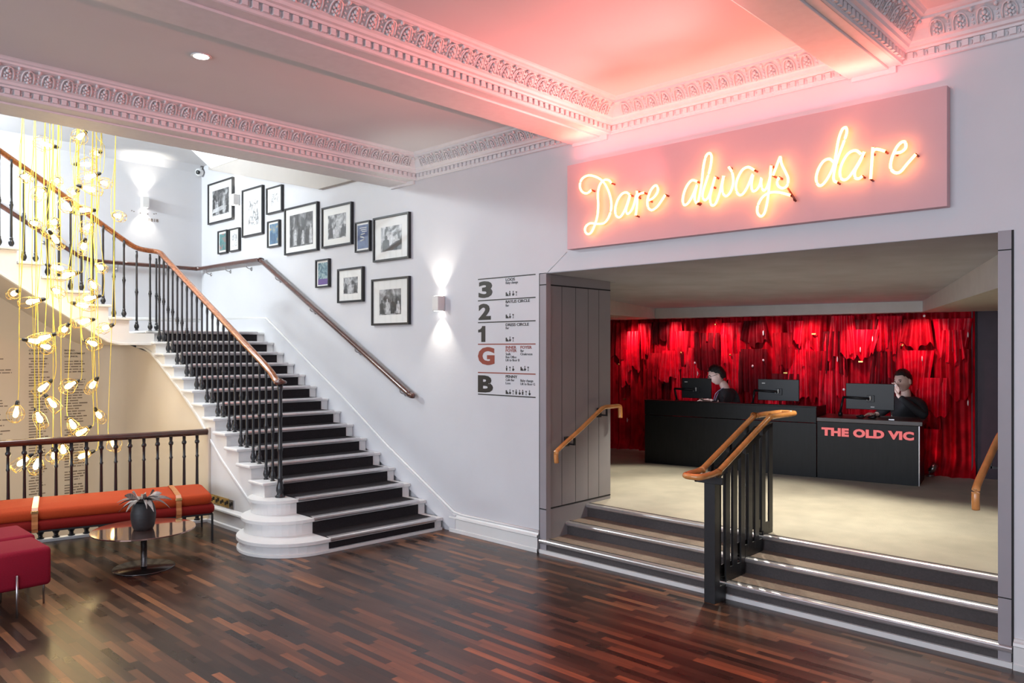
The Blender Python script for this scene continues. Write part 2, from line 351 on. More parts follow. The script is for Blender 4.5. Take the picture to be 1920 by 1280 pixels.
# ================================================================== structure
XB = -10.29            # stairwell end wall
RD = Vector((-.193, -.981, 0)).normalized()      # well railing direction
RP = Vector((-7.162, -1.36, 0))
fl = MB().prism([(3.2, -9.6), (3.2, 0.02), (-7.16, 0.02), (-7.16, -1.34), (-7.98, -5.5), (XB, -5.5), (XB, -9.6)], -.3, 0)
struct('floor', fl, M['floor'], 'dark walnut strip floor of the foyer', 'floor')
b = MB()
b.box(XB-.2, -4.134, 0, .25, -2.6, 4.4); b.box(-4.134, -.865, 0, .25, 2.258, 4.4); b.box(-.865, 3.2, 0, .25, -.3, 4.4)
b.slab([(-4.134, 0, -.3), (-4.134, .25, -.3), (-4.13, .25, 0), (-4.13, 0, 0)], (3.27, 0, 0))
struct('wall_back', b, M['wall'], 'pale lilac plaster wall holding the neon sign and the framed pictures', 'wall')
b = MB().box(XB-.2, XB, -9.6, 0, -2.6, 4.4)
struct('wall_left', b, M['wall'], 'white end wall of the stairwell with one sconce', 'wall')
b = MB().box(3.2, 3.4, -9.6, .25, -.3, 4.4); struct('wall_right', b, M['wall'], 'plaster wall right of the viewpoint', 'wall')
b = MB()
for x0, x1 in ((XB, -6.6), (-4.9, -4.1), (-2.4, -1.6), (0.1, 3.2)): b.box(x0, x1, -9.8, -9.6, -.3, 4.4)
for x0, x1 in ((-6.6, -4.9), (-4.1, -2.4), (-1.6, 0.1)): b.box(x0, x1, -9.8, -9.6, -.3, .6); b.box(x0, x1, -9.8, -9.6, 3.1, 4.4)
struct('wall_front', b, M['wall'], 'street wall with three tall windows behind the viewpoint', 'wall')
for i, (x0, x1) in enumerate(((-6.6, -4.9), (-4.1, -2.4), (-1.6, 0.1))):
    b = MB().box(x0, x0+.07, -9.74, -9.66, .6, 3.1).box(x1-.07, x1, -9.74, -9.66, .6, 3.1).box(x0, x1, -9.74, -9.66, 1.8, 1.86).box(x0, x1, -9.74, -9.66, .6, .67).box(x0, x1, -9.74, -9.66, 3.03, 3.1)
    struct('window_%d' % (i+1), b, M['white'], 'white street window frame behind the viewpoint', 'window')  # unseen windows, added to go with the assumed daylight lamp
b = MB().box(-5.72, 3.2, -9.6, 0, 3.45, 3.6)
struct('ceiling', b, M['ceil'], 'coffered foyer ceiling', 'ceiling')
# beams: soffit panel with a slightly higher margin on both sides
def beam(x0, x1, m0, m1, lab, top=3.6):
    b = MB().box(x0, x1, -9.6, 0, 3.235, top).box(x0-m0, x0, -9.6, 0, 3.247, top).box(x1, x1+m1, -9.6, 0, 3.247, top)
    b.box(x0+.02, x1+m1-.02, -.022, 0, 3.212, 3.26)
    return struct('trim_beam', b, M['plaster'], lab, 'beam', bevel=0.004)
beam(-6.10, -5.82, 0.0, .12, 'plaster beam at the edge of the stairwell', 4.4)
beam(-3.80, -3.516, 0, .085, 'coral lit plaster beam ending above the left end of the neon sign')
beam(-1.694, -1.468, 0, .06, 'coral lit plaster beam ending above the right end of the neon sign')
CP = [(.004, 3.243), (.014, 3.247), (.014, 3.262), (.018, 3.263), (.018, 3.298), (.036, 3.300), (.040, 3.312), (.060, 3.315), (.066, 3.330), (.072, 3.334),
      (.080, 3.338), (.090, 3.360), (.102, 3.384), (.120, 3.404), (.142, 3.416), (.148, 3.417), (.150, 3.430), (.166, 3.434), (.176, 3.444), (.190, 3.452)]
CY = [(.080, 3.338), (.090, 3.360), (.102, 3.384), (.120, 3.404), (.142, 3.416)]
def cyma(t):
    t = max(0, min(.999, t))*4; i = int(t); k = t-i
    a, c = CY[i], CY[i+1]; d = a[0]+(c[0]-a[0])*k; z = a[1]+(c[1]-a[1])*k
    tx, tz = c[0]-a[0], c[1]-a[1]; l = math.hypot(tx, tz); return d, z, tz/l, -tx/l
def unit_geo():
    """one acanthus unit: (s, t, h) points on the cyma -> list of tubes and blobs"""
    g = []
    arch = [(.034*math.cos(a), .30+.60*math.sin(a), .010) for a in [PI*k/8 for k in range(9)]]
    arch = [(.032, .04, .006)]+arch+[(-.032, .04, .006)]
    g.append(('t', arch, .0050))
    for s, t, h, r in ((0, .55, .008, .013), (-.013, .40, .007, .009), (.013, .40, .007, .009), (-.014, .20, .006, .009), (.014, .20, .006, .009), (0, .28, .008, .010), (0, .08, .006, .010), (0, .80, .012, .008)):
        g.append(('b', (s, t, h), r))
    for k in range(4): g.append(('b', (.0565, .12+.22*k, .004+.0015*k), .0075-.0008*k))
    g.append(('b', (.0565, .93, .010), .011))
    return g
UG = unit_geo()
def cornice(path, side, name, lab, orn=True, sp=.113):
    b = MB().plan(path, CP, side)
    if orn:
        for i in range(len(path)-1):
            A = Vector(path[i]); B = Vector(path[i+1]); t = (B-A); L = t.length; t.normalize(); n = Vector((-t.y, t.x))*side
            i0 = .155 if i > 0 else 0; i1 = .155 if i < len(path)-2 else 0
            def W(s, tt, h):
                d, z, nd, nz = cyma(tt); q = A+t*s+n*(d+h*nd); return Vector((q.x, q.y, z+h*nz))
            cnt = max(1, int(round((L-i0-i1)/sp)))
            for k in range(cnt):
                s0 = i0+(L-i0-i1)*(k+.5)/cnt
                mid = A+t*s0
                if mid.y < -5.6: continue
                for g in UG:
                    if g[0] == 't': b.tube([W(s0+p[0], p[1], p[2]) for p in g[1]], g[2], 4)
                    else:
                        p = W(s0+g[1][0], g[1][1], g[1][2]); b.ell(p, (g[2], g[2], g[2]*1.1), 5, 4)
            dn = int((L-.04)/.054)
            for k in range(dn):
                s0 = .03+(L-.06)*(k+.5)/dn; mid = A+t*s0
                if mid.y < -6.2: continue
                o = mid-t*.015+n*.018
                b.obox((o.x, o.y, 3.264), (t.x*.030, t.y*.030, 0), (n.x*.016, n.y*.016, 0), (0, 0, .033))
                q = mid+t*.027+n*.020
                b.ell((q.x, q.y, 3.278), (.007, .007, .014), 5, 4)
    return struct(name, b, M['plaster'], lab, 'cornice')
cornice([(-5.70, -9.6), (-5.70, 0), (-3.80, 0), (-3.80, -9.6)], -1, 'trim_cornice', 'leaf and dentil plaster cornice round the left ceiling bay')
cornice([(-3.431, -9.6), (-3.431, 0), (-1.694, 0), (-1.694, -9.6)], -1, 'trim_cornice', 'leaf and dentil plaster cornice round the coral lit middle ceiling bay')
cornice([(-1.408, -9.6), (-1.408, 0), (1.2, 0)], -1, 'trim_cornice', 'leaf and dentil plaster cornice of the right ceiling bay')
# stairwell ceiling, skylight, sloping boxing
b = MB().box(XB, -6.1, -9.6, 0, 4.12, 4.4)
struct('ceiling_stairwell', b, M['ceil'], 'high ceiling over the stairwell', 'ceiling')
b = MB().prism([(-9.86, -.07), (-9.165, -.615), (-8.6, -1.1), (-8.6, -3.0), (-7.4, -3.0), (-7.4, -.9), (-8.9, -.07)], 4.02, 4.10)
struct('window_4', b, M['sky'], 'bright skylight in the stairwell ceiling', 'skylight')
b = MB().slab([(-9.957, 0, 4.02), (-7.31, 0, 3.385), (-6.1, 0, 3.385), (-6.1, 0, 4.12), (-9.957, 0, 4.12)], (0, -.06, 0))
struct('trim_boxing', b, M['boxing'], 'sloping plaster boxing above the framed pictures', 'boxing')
b = MB().slab([(XB, -5, 4.03), (XB, -5, 4.12), (XB+.09, -5, 4.12)], (0, 4.95, 0))
struct('trim_coving', b, M['wall'], 'plain coving along the stairwell end wall', 'coving')
# well below floor level, curved lettered wall
XT = -9.6
b = MB()
pl = [(-7.16, -1.32), (-9.30, -1.32)]+[(-9.30-.30*math.sin(a), -1.32-.30*(1-math.cos(a))) for a in [PI/2*k/10 for k in range(1, 11)]]+[(XT, -5.6)]
tops = []
def soffit(y): return 1.685 if y > -1.70 else 1.685+(-1.70-y)*.655
vv = []; ff = []
YS = [(-7.16, -1.32), (-7.45, -1.32), (-7.82, -1.32), (-8.10, -1.32), (-8.35, -1.32), (-8.60, -1.32)]+pl[1:-1]+[(XT, -1.62-.36*k) for k in range(1, 12)]
def under(x):
    q = [(-7.16, .80), (-7.45, .985), (-7.82, 1.206), (-8.35, 1.497), (-8.707, 1.638), (-8.96, 1.70), (-10, 1.70)]
    for (a, za), (c, zc) in zip(q, q[1:]):
        if c <= x <= a: return za+(zc-za)*(a-x)/(a-c)
    return 1.7
for (x, y) in YS: vv += [(x, y, -2.6), (x, y, under(x) if y == -1.32 else min(soffit(y)+.03, 4.0))]
for i in range(len(YS)-1): ff.append((2*i, 2*i+2, 2*i+3, 2*i+1))
b.add([(x, y, z) for x, y, z in vv], ff, True)
struct('wall_stairwell', b, M['cream'], 'cream curved wall under the stairs carrying the donor lettering', 'wall')
b = MB().prism([(-7.16, -1.32), (-7.98, -5.5), (XT, -5.5), (XT, -1.32)], -2.7, -2.6)
b.slab([(-7.10, -1.34, -.30), (-7.92, -5.5, -.30), (-7.92, -5.5, -2.6), (-7.10, -1.34, -2.6)], (.05, 0, 0))
b.slab([(-7.9, -5.5, -2.6), (XB, -5.5, -2.6), (XB, -5.5, 0), (-7.9, -5.5, 0)], (0, -.05, 0))
struct('floor_lower', b, M['cream'], 'cream floor and sides of the stairwell below', 'floor')
# skirtings
SK = [(0, 0), (.032, 0), (.032, .03), (.026, .034), (.026, .12), (.034, .126), (.030, .14), (.018, .146), (.012, .156), (0, .158)]
b = MB().plan([(-5.20, 0), (-4.136, 0)], SK, -1); struct('baseboard_back', b, M['white'], 'white skirting between the stair and the foyer steps', 'baseboard')
b = MB().plan([(-.862, 0), (3.2, 0)], SK, -1); b.add([(-.862, 0, 0), (-.862, -.032, 0), (-.862, -.026, .12), (-.862, 0, .156)], [(0, 1, 2, 3)])
struct('baseboard_right', b, M['white'], 'white skirting right of the foyer opening', 'baseboard')
b = MB().plan([(-7.13, -1.345), (-6.27, -1.345)], [(0, 0), (.03, 0), (.03, .03), (.012, .036), (.012, .135), (.03, .142), (.028, .155), (.012, .165), (0, .18)], -1)
struct('baseboard_left', b, M['white'], 'cream skirting below the stair string', 'baseboard')
# dado moulding following the stair up the wall
T = [(.0, -.022), (.014, -.020), (.016, -.006), (.006, 0), (.018, .008), (.012, .022), (0, .024)]
path = [on_y(u, v, 0) for u, v in ((1011, 999), (868, 968), (852, 962), (727, 837), (640, 742), (575, 676), (500, 598), (420, 599))]
path = [Vector((p.x, -.001, p.z)) for p in path]
b = MB().sweep(path, [(-a, c) for a, c in T])
struct('trim_stair', b, M['white'], 'white moulding climbing the wall beside the stair', 'moulding')
b = MB().sweep([(XB+.001, -1.3, 2.03), (XB+.001, -.02, 2.03)], [(-a, c) for a, c in T])
struct('trim_landing', b, M['white'], 'white moulding along the landing wall', 'moulding')
# ------------------------------------------------------------------ opening to the inner foyer
b = MB()
b.box(-4.128, -4.060, -.006, .05, .0, 2.252); b.box(-.934, -.874, -.006, .05, 0, 2.262)
struct('trim_opening', b, M['frame'], 'lilac grey panelled lining of the foyer opening', 'lining')
b = MB().box(-4.13, -4.07, .05, .87, 0, 2.25).box(-.93, -.70, .05, .87, 0, 2.25)
struct('trim_reveal', b, M['reveal'], 'darker grey side panels of the foyer opening', 'lining')
b = MB()
for z in (.352, 2.158):
    b.box(-4.071, -4.0675, 0.0, .868, z, z+.010); b.box(-4.128, -4.060, -.0072, -.004, z, z+.008); b.box(-.934, -.874, -.0072, -.004, z, z+.006)
for y in (.20, .38, .55, .70): b.box(-4.071, -4.0690, y, y+.003, .36, 2.16)
b.box(-4.137, -4.128, -.004, .002, .0, 2.256); b.box(-.874, -.864, -.004, .002, 0, 2.262)
struct('trim_grooves', b, M['groove'], 'thin dark joints in the lilac grey opening lining', 'joint')
p0 = on_y(1063, 472, 0); p1 = on_y(1025, 512, 0)
b = MB().tube([p0+Vector((0, -.001, 0)), p1+Vector((0, -.001, 0))], .0035, 5)
struct('trim_crease', b, M['white'], 'thin diagonal plaster bead below the left end of the neon sign', 'bead')
# foyer shell
ZF = .322
b = MB().box(-7.0, -.3, .60, 6.2, ZF-.3, ZF)
struct('floor_foyer', b, M['fcarpet'], 'beige carpet of the inner foyer', 'floor')
b = MB()
b.slab([(-4.066, .004, 2.253), (-.93, .004, 2.256), (-.93, .95, 2.240), (-4.066, .95, 2.240)], (0, 0, .004))
b.slab([(-7.2, .27, 2.248), (-.3, .27, 2.252), (-.3, .95, 2.243), (-7.2, .95, 2.243)], (0, 0, .1))
b.slab([(-7.2, .95, 2.240), (-.3, .95, 2.240), (-.3, 4.2, 2.135), (-7.2, 4.2, 2.135)], (0, 0, .2))
struct('ceiling_foyer', b, M['fceil'], 'grey streaked ceiling of the inner foyer', 'ceiling')
b = MB()
def cy_(x): return 3.783+(x+6.219)*.1367
b.prism([(-5.40, 3.62), (-2.42, 4.04), (-2.42, 4.6), (-5.40, 4.3)], 2.03, 2.3)
b.prism([(-5.40, 3.62), (-5.40, 4.3), (-7.0, 4.1), (-7.0, 1.0), (-5.05, 1.6)], 2.03, 2.3)
b.prism([(-2.42, 4.04), (-.98, .60), (-.3, .30), (-.3, 5.2), (-2.42, 5.0)], 2.03, 2.3)
struct('ceiling_bulkhead', b, M['fbulk'], 'pale lowered ceiling margin in front of the red curtain', 'ceiling')
b = MB().box(-7.2, -7.0, .25, 6.2, 0, 2.4); b.box(-.5, -.3, .25, 6.2, 0, 2.4); b.box(-7.2, -.3, 5.4, 5.6, 0, 2.4); b.box(-7.2, -4.14, .25, .30, 0, 2.4)
struct('wall_foyer', b, M['plum'], 'dark plum walls of the inner foyer', 'wall')
b = MB().prism([(-1.99, 4.335), (-1.80, 4.36), (-1.55, 4.10), (-1.50, 4.9), (-1.95, 4.9)], ZF, 2.06)
b.prism([(-2.035, 4.31), (-1.99, 4.315), (-1.985, 4.4), (-2.03, 4.4)], ZF, 2.06)
struct('wall_pier', b, M['plum'], 'dark plum pier at the right end of the red curtain', 'pier')
# ------------------------------------------------------------------ three steps up to the foyer
st = thing('foyer_steps', 'three wide brown carpeted steps with shiny metal nosings below the foyer opening', 'steps', (-2.5, 0, 0))
for i, (y0, y1, z, x0, x1) in enumerate(((-.02, .25, .110, -4.125, -.868), (.25, .52, .215, -4.069, -.93), (.52, .60, .3225, -4.069, -.93))):
    zb = 0 if i == 0 else (.110, .215)[i-1]
    s_ = part('step', MB().box(x0, x1, y0+.030, y1+.04, zb, z-.001), M['fstep'], st)
    part('riser_panel', MB().box(x0, x1, y0+.022, y0+.031, zb, z-.02), M['riser'], s_)
    prof = [(.0, -.002), (.004, -.010), (.002, -.024), (-.008, -.034), (-.030, -.036), (-.030, -.010), (-.046, -.003), (-.046, .001), (-.012, .002)]
    n = MB().slab([(x0, y0-a*1.0-.002, z+c+.002) for a, c in prof], (x1-x0, 0, 0))
    part('nosing', n, M['nosing'], s_, bevel=.003)
    part('grip_strip', MB().box(x0, x1, y0+.046, y0+.058, z-.01, z+.0035), M['groove'], s_)
part('base_strip', MB().box(-4.125, -.868, -.018, .02, 0, .030), M['white'], st)
# ================================================================== lower staircase
def ZN(i): return .114+.1275*(i-1)-.00029*(i-1)**2
def XN(i, y=-.03): return -5.05-.2318*i+{1: .055, 2: .065, 3: .08}.get(i, .085)*(y+.03)
YL, YR, CL, CR = -1.335, -.035, -1.18, -.115
BUL = {k: (XN(k, c_)-r_, c_, r_) for k, c_, r_ in ((1, -1.23, .465), (2, -1.22, .37), (3, -1.20, .265))}
stair = thing('staircase', 'white painted staircase with black carpet runner and rounded bottom steps', 'staircase', (-6.9, -.65, 0))
def step_plan(i, ov=0.0):
    x0 = lambda y: XN(i, y)+ov; x1 = lambda y: XN(i+1, y)-.03
    if i in BUL:
        cx, cy, r = BUL[i]; r += ov
        pts = [(x0(YR), YR)]
        a0 = math.asin(max(-1, min(1, 0)))
        pts += [(cx+r*math.cos(a), cy-r*math.sin(a)) for a in [PI*k/20 for k in range(21)]]
        pts += [(cx-r, YL+.05), (XN(6), YL+.05), (XN(6), YR)]
        return pts
    xe = XN(15) if i < 15 else XB
    yl = YL-(.035 if ov >= 0 else -.005)
    return [(x0(YR), YR), (x0(yl), yl), (x1(yl)-.0, yl), (x1(YR), YR)]
for i in range(1, 16):
    z = ZN(i); zb = ZN(i-1) if i > 1 else 0
    if i == 15:
        P_ = [(XN(15)-.024, 0), (XN(15, YL)-.024, YL), (XB, YL), (XB, 0)]
        s_ = part('landing', MB().prism(P_, 1.70, z-.028), M['white'], stair)
        P_ = [(XN(15), 0), (XN(15, YL), YL-.035), (XN(15, YL)-.08, YL-.035), (XB, YL), (XB, 0)]
        part('tread', MB().prism(P_, z-.028, z), M['white'], s_, bevel=.008)
    elif i in BUL:
        s_ = part('step', MB().prism(step_plan(i, -.024), zb if i > 1 else .022, z-.026), M['white'], stair)
        part('tread', MB().prism(step_plan(i, 0), z-.028, z), M['white'], s_, bevel=.009)
        if i == 1: part('plinth', MB().prism([(p[0], p[1]) for p in step_plan(1, -.004)], 0, .024), M['white'], s_, bevel=.008)
    else:
        s_ = part('step', MB().prism(step_plan(i, -.024), z-.06, z-.026).prism([(XN(i, YR)-.024, YR), (XN(i, YL)-.024, YL+.005), (XN(i, YL)-.07, YL+.005), (XN(i, YR)-.07, YR)], ZN(i-1)-.01, z-.03), M['white'], stair)
        pp = step_plan(i, 0)
        part('tread', MB().prism(pp, z-.028, z), M['white'], s_, bevel=.008)
# side string, spandrel, mouldings
pts = [(-6.20, 0)]+[]
top = []
for i in range(4, 15):
    xa = XN(i, YL)-.022; xb = XN(i+1, YL)-.022
    top += [(xa, ZN(i)-.03), (xb, ZN(i)-.03)]
poly = [(-7.13, 0), (-6.10, 0), (-6.10, .30)]+[(a, c) for a, c in top]+[(-9.0, 1.815), (-9.0, 1.69), (-8.70, 1.635), (-8.512, 1.565), (-8.35, 1.49), (-7.82, 1.20), (-7.45, .98), (-7.16, .79)]
b = MB().slab([(x, -1.343, z) for x, z in poly], (0, .06, 0))
part('string', b, M['white'], stair)
b = MB().slab([(-6.1, -1.30, 0), (-8.5, -1.30, 1.4), (-8.5, -1.30, 0)], (0, .02, 0)); 
sl = [on_y(u, v, -1.345) for u, v in ((256, 650), (268, 651), (282, 660), (300, 682), (340, 735), (370, 779), (395, 826), (414, 860), (447, 909), (474, 950))]
b = MB().sweep([Vector((p.x, -1.345, p.z)) for p in sl], [(-.012, -.014), (.006, -.014), (.006, .014), (-.012, .014)])
part('string_moulding', b, M['white'], stair, bevel=.003)
b = MB().box(-7.185, -7.125, -1.365, -1.315, -.02, .90)
part('end_pilaster', b, M['cream'], stair, bevel=.008)
# wall side skirting string
b = MB()
pw = [(-5.2, 0)]
lo = [(-5.12, .0), (-5.12, .155)]+[(p.x, p.z) for p in path[2:7]]+[(XB, 2.03), (XB, 1.70), (-8.5, 1.60)]
b.slab([(x, -.002, z) for x, z in lo], (0, -.028, 0))
part('wall_string', b, M['wall'], stair)
# runner carpet + nosings
run = part('stair_carpet', MB(), M['carpet'], stair)
cb = MB(); 
for i in range(1, 16):
    z = ZN(i); zb = ZN(i-1) if i > 1 else .03
    xe = (lambda y: XN(i+1, y)-.012) if i < 15 else (lambda y: XN(15, y)-.9)
    cb.prism([(XN(i, CR)-.03, CR), (XN(i, CL)-.03, CL), (xe(CL), CL), (xe(CR), CR)], z-.001, z+.008)
    cb.prism([(XN(i, CR)-.016, CR), (XN(i, CL)-.016, CL), (XN(i, CL)-.03, CL), (XN(i, CR)-.03, CR)], zb, z-.027)
    n = MB()
    prof = [(.034, .004), (.037, -.008), (.033, -.022), (.020, -.026), (.014, -.028), (.027, -.026), (.027, 0), (-.032, 0), (-.032, .009), (.020, .011)]
    v = [(XN(i, CR)+a-.028, CR, z+c) for a, c in prof]+[(XN(i, CL)+a-.028, CL, z+c) for a, c in prof]
    k = len(prof); n.add(v, [list(range(k)), list(range(k, 2*k))[::-1]]+[(q, (q+1) % k, k+(q+1) % k, k+q) for q in range(k)])
    part('nosing_strip', n, M['nosing'], stair)
me = bpy.data.meshes.new('stair_carpet'); me.from_pydata([p-stair.location for p in cb.v], [], cb.f); me.materials.append(M['carpet']); run.data = me
# ------------------------------------------------------------------ upper flight along the end wall
up = thing('staircase', 'upper flight of the white staircase rising left along the end wall', 'staircase', (-9.4, -3, 1.8))
XS = -8.50
NR = 13
def yn(j): return -1.565-.2045*j
def zn(j): return 1.975+.1285*j
for j in range(NR):
    s_ = part('step', MB().box(XB, XS-.02, yn(j+1)-.02, yn(j)-.022, zn(j)-.16, zn(j)-.026), M['white'], up)
    part('tread', MB().box(XB, XS+.035, yn(j+1)-.02, yn(j), zn(j)-.028, zn(j)), M['white'], s_, bevel=.007)
pl_ = [(-1.33, 1.81), (-1.33, 1.685), (-1.70, 1.685), (-1.80, 1.72)]+[(yn(NR), 1.685+(-1.70-yn(NR))*.655-.01)]+[(yn(NR)-.022, zn(NR-1)-.06)]
for j in range(NR-1, -1, -1): pl_ += [(yn(j+1)-.022, zn(j)-.03), (yn(j)-.022, zn(j)-.03)]
pl_ += [(yn(0)-.022, 1.81)]
b = MB().slab([(XS, y, z) for y, z in pl_], (-.06, 0, 0)); part('string', b, M['white'], up)
so = [(-1.33, 1.69), (-1.70, 1.69), (-1.80, 1.73), (yn(NR), 1.69+(-1.70-yn(NR))*.655), (yn(NR), 1.76+(-1.70-yn(NR))*.655), (-1.80, 1.80), (-1.33, 1.77)]
b = MB().slab([(XS-.05, y, z) for y, z in so], (XB-XS+.05, 0, 0)); part('soffit', b, M['cream'], up)
b = MB().sweep([(XS+.004, y, z) for y, z in ((-1.335, 1.698), (-1.68, 1.698), (-1.80, 1.73), (yn(NR), 1.698+(-1.70-yn(NR))*.655))], [(-.012, -.014), (.012, -.014), (.012, .014), (-.012, .014)])
part('string_moulding', b, M['white'], up, bevel=.003)
up2 = bpy.data.objects['staircase.001']; 
# ------------------------------------------------------------------ cast iron balustrade with mahogany rail
bal = thing('stair_balustrade', 'black cast iron balusters under a mahogany handrail on the open side of the stairs', 'balustrade', (-6.02, -1.25, 0))
BP = [(0, .019), (.006, .021), (.010, .013), (.020, .012), (.034, .022), (.052, .0245), (.072, .020), (.092, .011), (.100, .015), (.106, .015), (.112, .010), (.118, .0095),
      (.40, .0085), (.44, .0090), (.452, .014), (.460, .010), (.474, .017), (.492, .017), (.506, .010), (.514, .014), (.524, .009), (.60, .0085), (.90, .0080), (.93, .0125), (.945, .0125), (.96, .009), (1.0, .009)]
def bal_mesh(H):
    return [(r*(1.30 if r < .0125 else 1.08), z*H) for z, r in BP]
HB = .86
bm_ = MB().lathe((0, 0, 0), bal_mesh(HB), 8)
def rail_profile(wd=.030, ht=.024):
    return [(-wd*.55, -ht), (wd*.55, -ht), (wd*.75, -ht*.45), (wd, -ht*.1), (wd*.96, ht*.5), (wd*.6, ht*.92), (0, ht*1.05), (-wd*.6, ht*.92), (-wd*.96, ht*.5), (-wd, -ht*.1), (-wd*.75, -ht*.45)]
YB = -1.245
def zrail(x): return 1.370+(-6.03-x)*(2.712-1.370)/(8.60-6.03)
rp = [(-6.03, YB, 1.352), (-6.09, YB, 1.375), (-6.25, YB, zrail(-6.25))]+[(x, YB, zrail(x)) for x in (-6.8, -7.4, -8.0, -8.42)]+[(-8.55, YB-.005, 2.690), (-8.60, YB-.05, 2.708), (-8.605, YB-.12, 2.712), (-8.60, -1.46, 2.725), (-8.60, -1.56, 2.770), (-8.60, -1.83, 2.945), (-8.60, -2.27, 3.245), (-8.60, -2.72, 3.530), (-8.60, -3.4, 3.97)]
rps = smooth_path(rp, 5)
part('handrail', MB().sweep(rps, rail_profile(.031, .025)), M['mahog'], bal)
part('rail_cap', MB().lathe((-6.02, YB, 1.338), [(.030, 0), (.052, .008), (.058, .022), (.050, .032), (.028, .040), (.020, .048), (0.004, .054)], 14), M['mahogd'], bal)
nw = [(0, .042), (.012, .044), (.022, .030), (.036, .026), (.060, .034), (.085, .033), (.12, .024), (.15, .020), (.16, .026), (.175, .026), (.19, .019), (.40, .018), (.42, .024), (.44, .024), (.455, .018), (.70, .0175), (.72, .025), (.74, .020), (.93, .017), (.96, .024), (1.0, .024)]
part('newel_post', MB().lathe((-6.02, YB, ZN(3)), [(r, z*(1.34-ZN(3))) for z, r in nw], 12), M['iron'], bal)
bpos = []
for i in range(4, 15):
    for o in ((-.045, -.160) if i > 4 else (-.045, -.160)):
        x = XN(i, YB)+o-.02; bpos.append((x, YB, ZN(i), zrail(x)-.020-ZN(i)))
for (x, y, zr) in ((XN(15, YB)-.03, YB, 2.66), (-8.60, -1.335, 2.695), (-8.60, -1.475, 2.715)): bpos.append((x, y, ZN(15), zr-.02-ZN(15)))
def zr2(y):
    q = [(-1.56, 2.770), (-1.83, 2.945), (-2.27, 3.245), (-2.72, 3.530), (-3.4, 3.97), (-4.4, 4.6)]
    for (a, za), (c, zc) in zip(q, q[1:]):
        if c <= y <= a: return za+(zc-za)*(a-y)/(a-c)
    return 4.5
for j in range(0, 9):
    for o in (.055, .155):
        y = yn(j)-o; bpos.append((-8.555, y, zn(j), zr2(y)-.02-zn(j)))
base_me = None
for k, (x, y, z, h) in enumerate(bpos):
    if base_me is None:
        me = bpy.data.meshes.new('baluster'); me.from_pydata(bm_.v, [], bm_.f); me.materials.append(M['iron'])
        for p in me.polygons: p.use_smooth = True
        base_me = me
    o = bpy.data.objects.new('baluster', base_me); COL.objects.link(o); o.parent = bal
    o.location = Vector((x, y, z))-bal.location; o.scale = (1, 1, h/HB)
# wall handrail
wr = thing('wall_handrail', 'dark mahogany handrail fixed to the wall beside the stair', 'handrail', (-5.7, 0, 1.2))
P_ = [(-5.655, -.075, 1.205), (-5.70, -.075, 1.212), (-5.80, -.075, 1.262), (-6.5, -.075, 1.634), (-7.5, -.075, 2.160), (-8.40, -.075, 2.634), (-8.53, -.075, 2.700), (-8.62, -.075, 2.715), (-9.4, -.075, 2.722), (-10.05, -.075, 2.722), (-10.18, -.10, 2.722), (-10.215, -.24, 2.72), (-10.215, -1.25, 2.722), (-10.215, -1.45, 2.74), (-10.215, -1.65, 2.83), (-10.215, -2.38, 3.285), (-10.215, -3.3, 3.86)]
part('rail', MB().sweep(smooth_path(P_, 4), rail_profile(.026, .024)), M['mahogd'], wr)
for (x, y, z, nx, ny) in ((-5.86, 0, 1.295, 0, -1), (-6.60, 0, 1.688, 0, -1), (-7.45, 0, 2.134, 0, -1), (-8.2, 0, 2.53, 0, -1), (-8.9, 0, 2.715, 0, -1), (-9.45, 0, 2.72, 0, -1), (-10.0, 0, 2.72, 0, -1), (XB, -.5, 2.72, 1, 0), (XB, -1.1, 2.72, 1, 0), (XB, -1.9, 2.985, 1, 0), (XB, -2.5, 3.36, 1, 0)):
    a = Vector((x, y, z-.085)); q = Vector((x+nx*.06, y+ny*.06, z-.07)); c = Vector((x+nx*.075, y+ny*.075, z-.022))
    mb = MB().tube(smooth_path([a, q, c], 4), .006, 6); mb.cyl(a, a+Vector((nx, ny, 0))*.006, .022, n=10)
    part('bracket', mb, M['steel'], wr)
# railing round the well
wl = thing('well_railing', 'black iron railing with dark mahogany rail behind the orange bench', 'railing', tuple(RP))
A = RP-RD*.0; B = RP+RD*4.1
part('handrail', MB().sweep([A+Vector((0, 0, .857)), B+Vector((0, 0, .857))], rail_profile(.032, .028)), M['mahogd'], wl)
sd = Vector((RD.y, -RD.x, 0))
b = MB().obox(A+sd*-.03+Vector((0, 0, 0)), RD*4.15, sd*.06, Vector((0, 0, .028)))
part('curb', b, M['white'], wl, bevel=.004)
WH = .857-.028-.028
wb = MB().lathe((0, 0, 0), [(r*1.35, z*WH) for z, r in [(0, .020), (.012, .022), (.018, .014), (.04, .013), (.07, .023), (.10, .023), (.14, .012), (.15, .016), (.165, .011), (.22, .0095), (.26, .0105), (.275, .017), (.29, .0125), (.31, .020), (.345, .018), (.37, .0105), (.385, .016), (.40, .0105), (.42, .0105), (.74, .0085), (.76, .013), (.775, .009), (.90, .009), (.915, .016), (.935, .016), (.95, .010), (1, .011)]], 10)
me = bpy.data.meshes.new('baluster'); me.from_pydata(wb.v, [], wb.f); me.materials.append(M['iron'])
for p in me.polygons: p.use_smooth = True
for k in range(34):
    s = .094+.1152*k
    o = bpy.data.objects.new('baluster', me); COL.objects.link(o); o.parent = wl; o.location = RD*s+Vector((0, 0, .028))
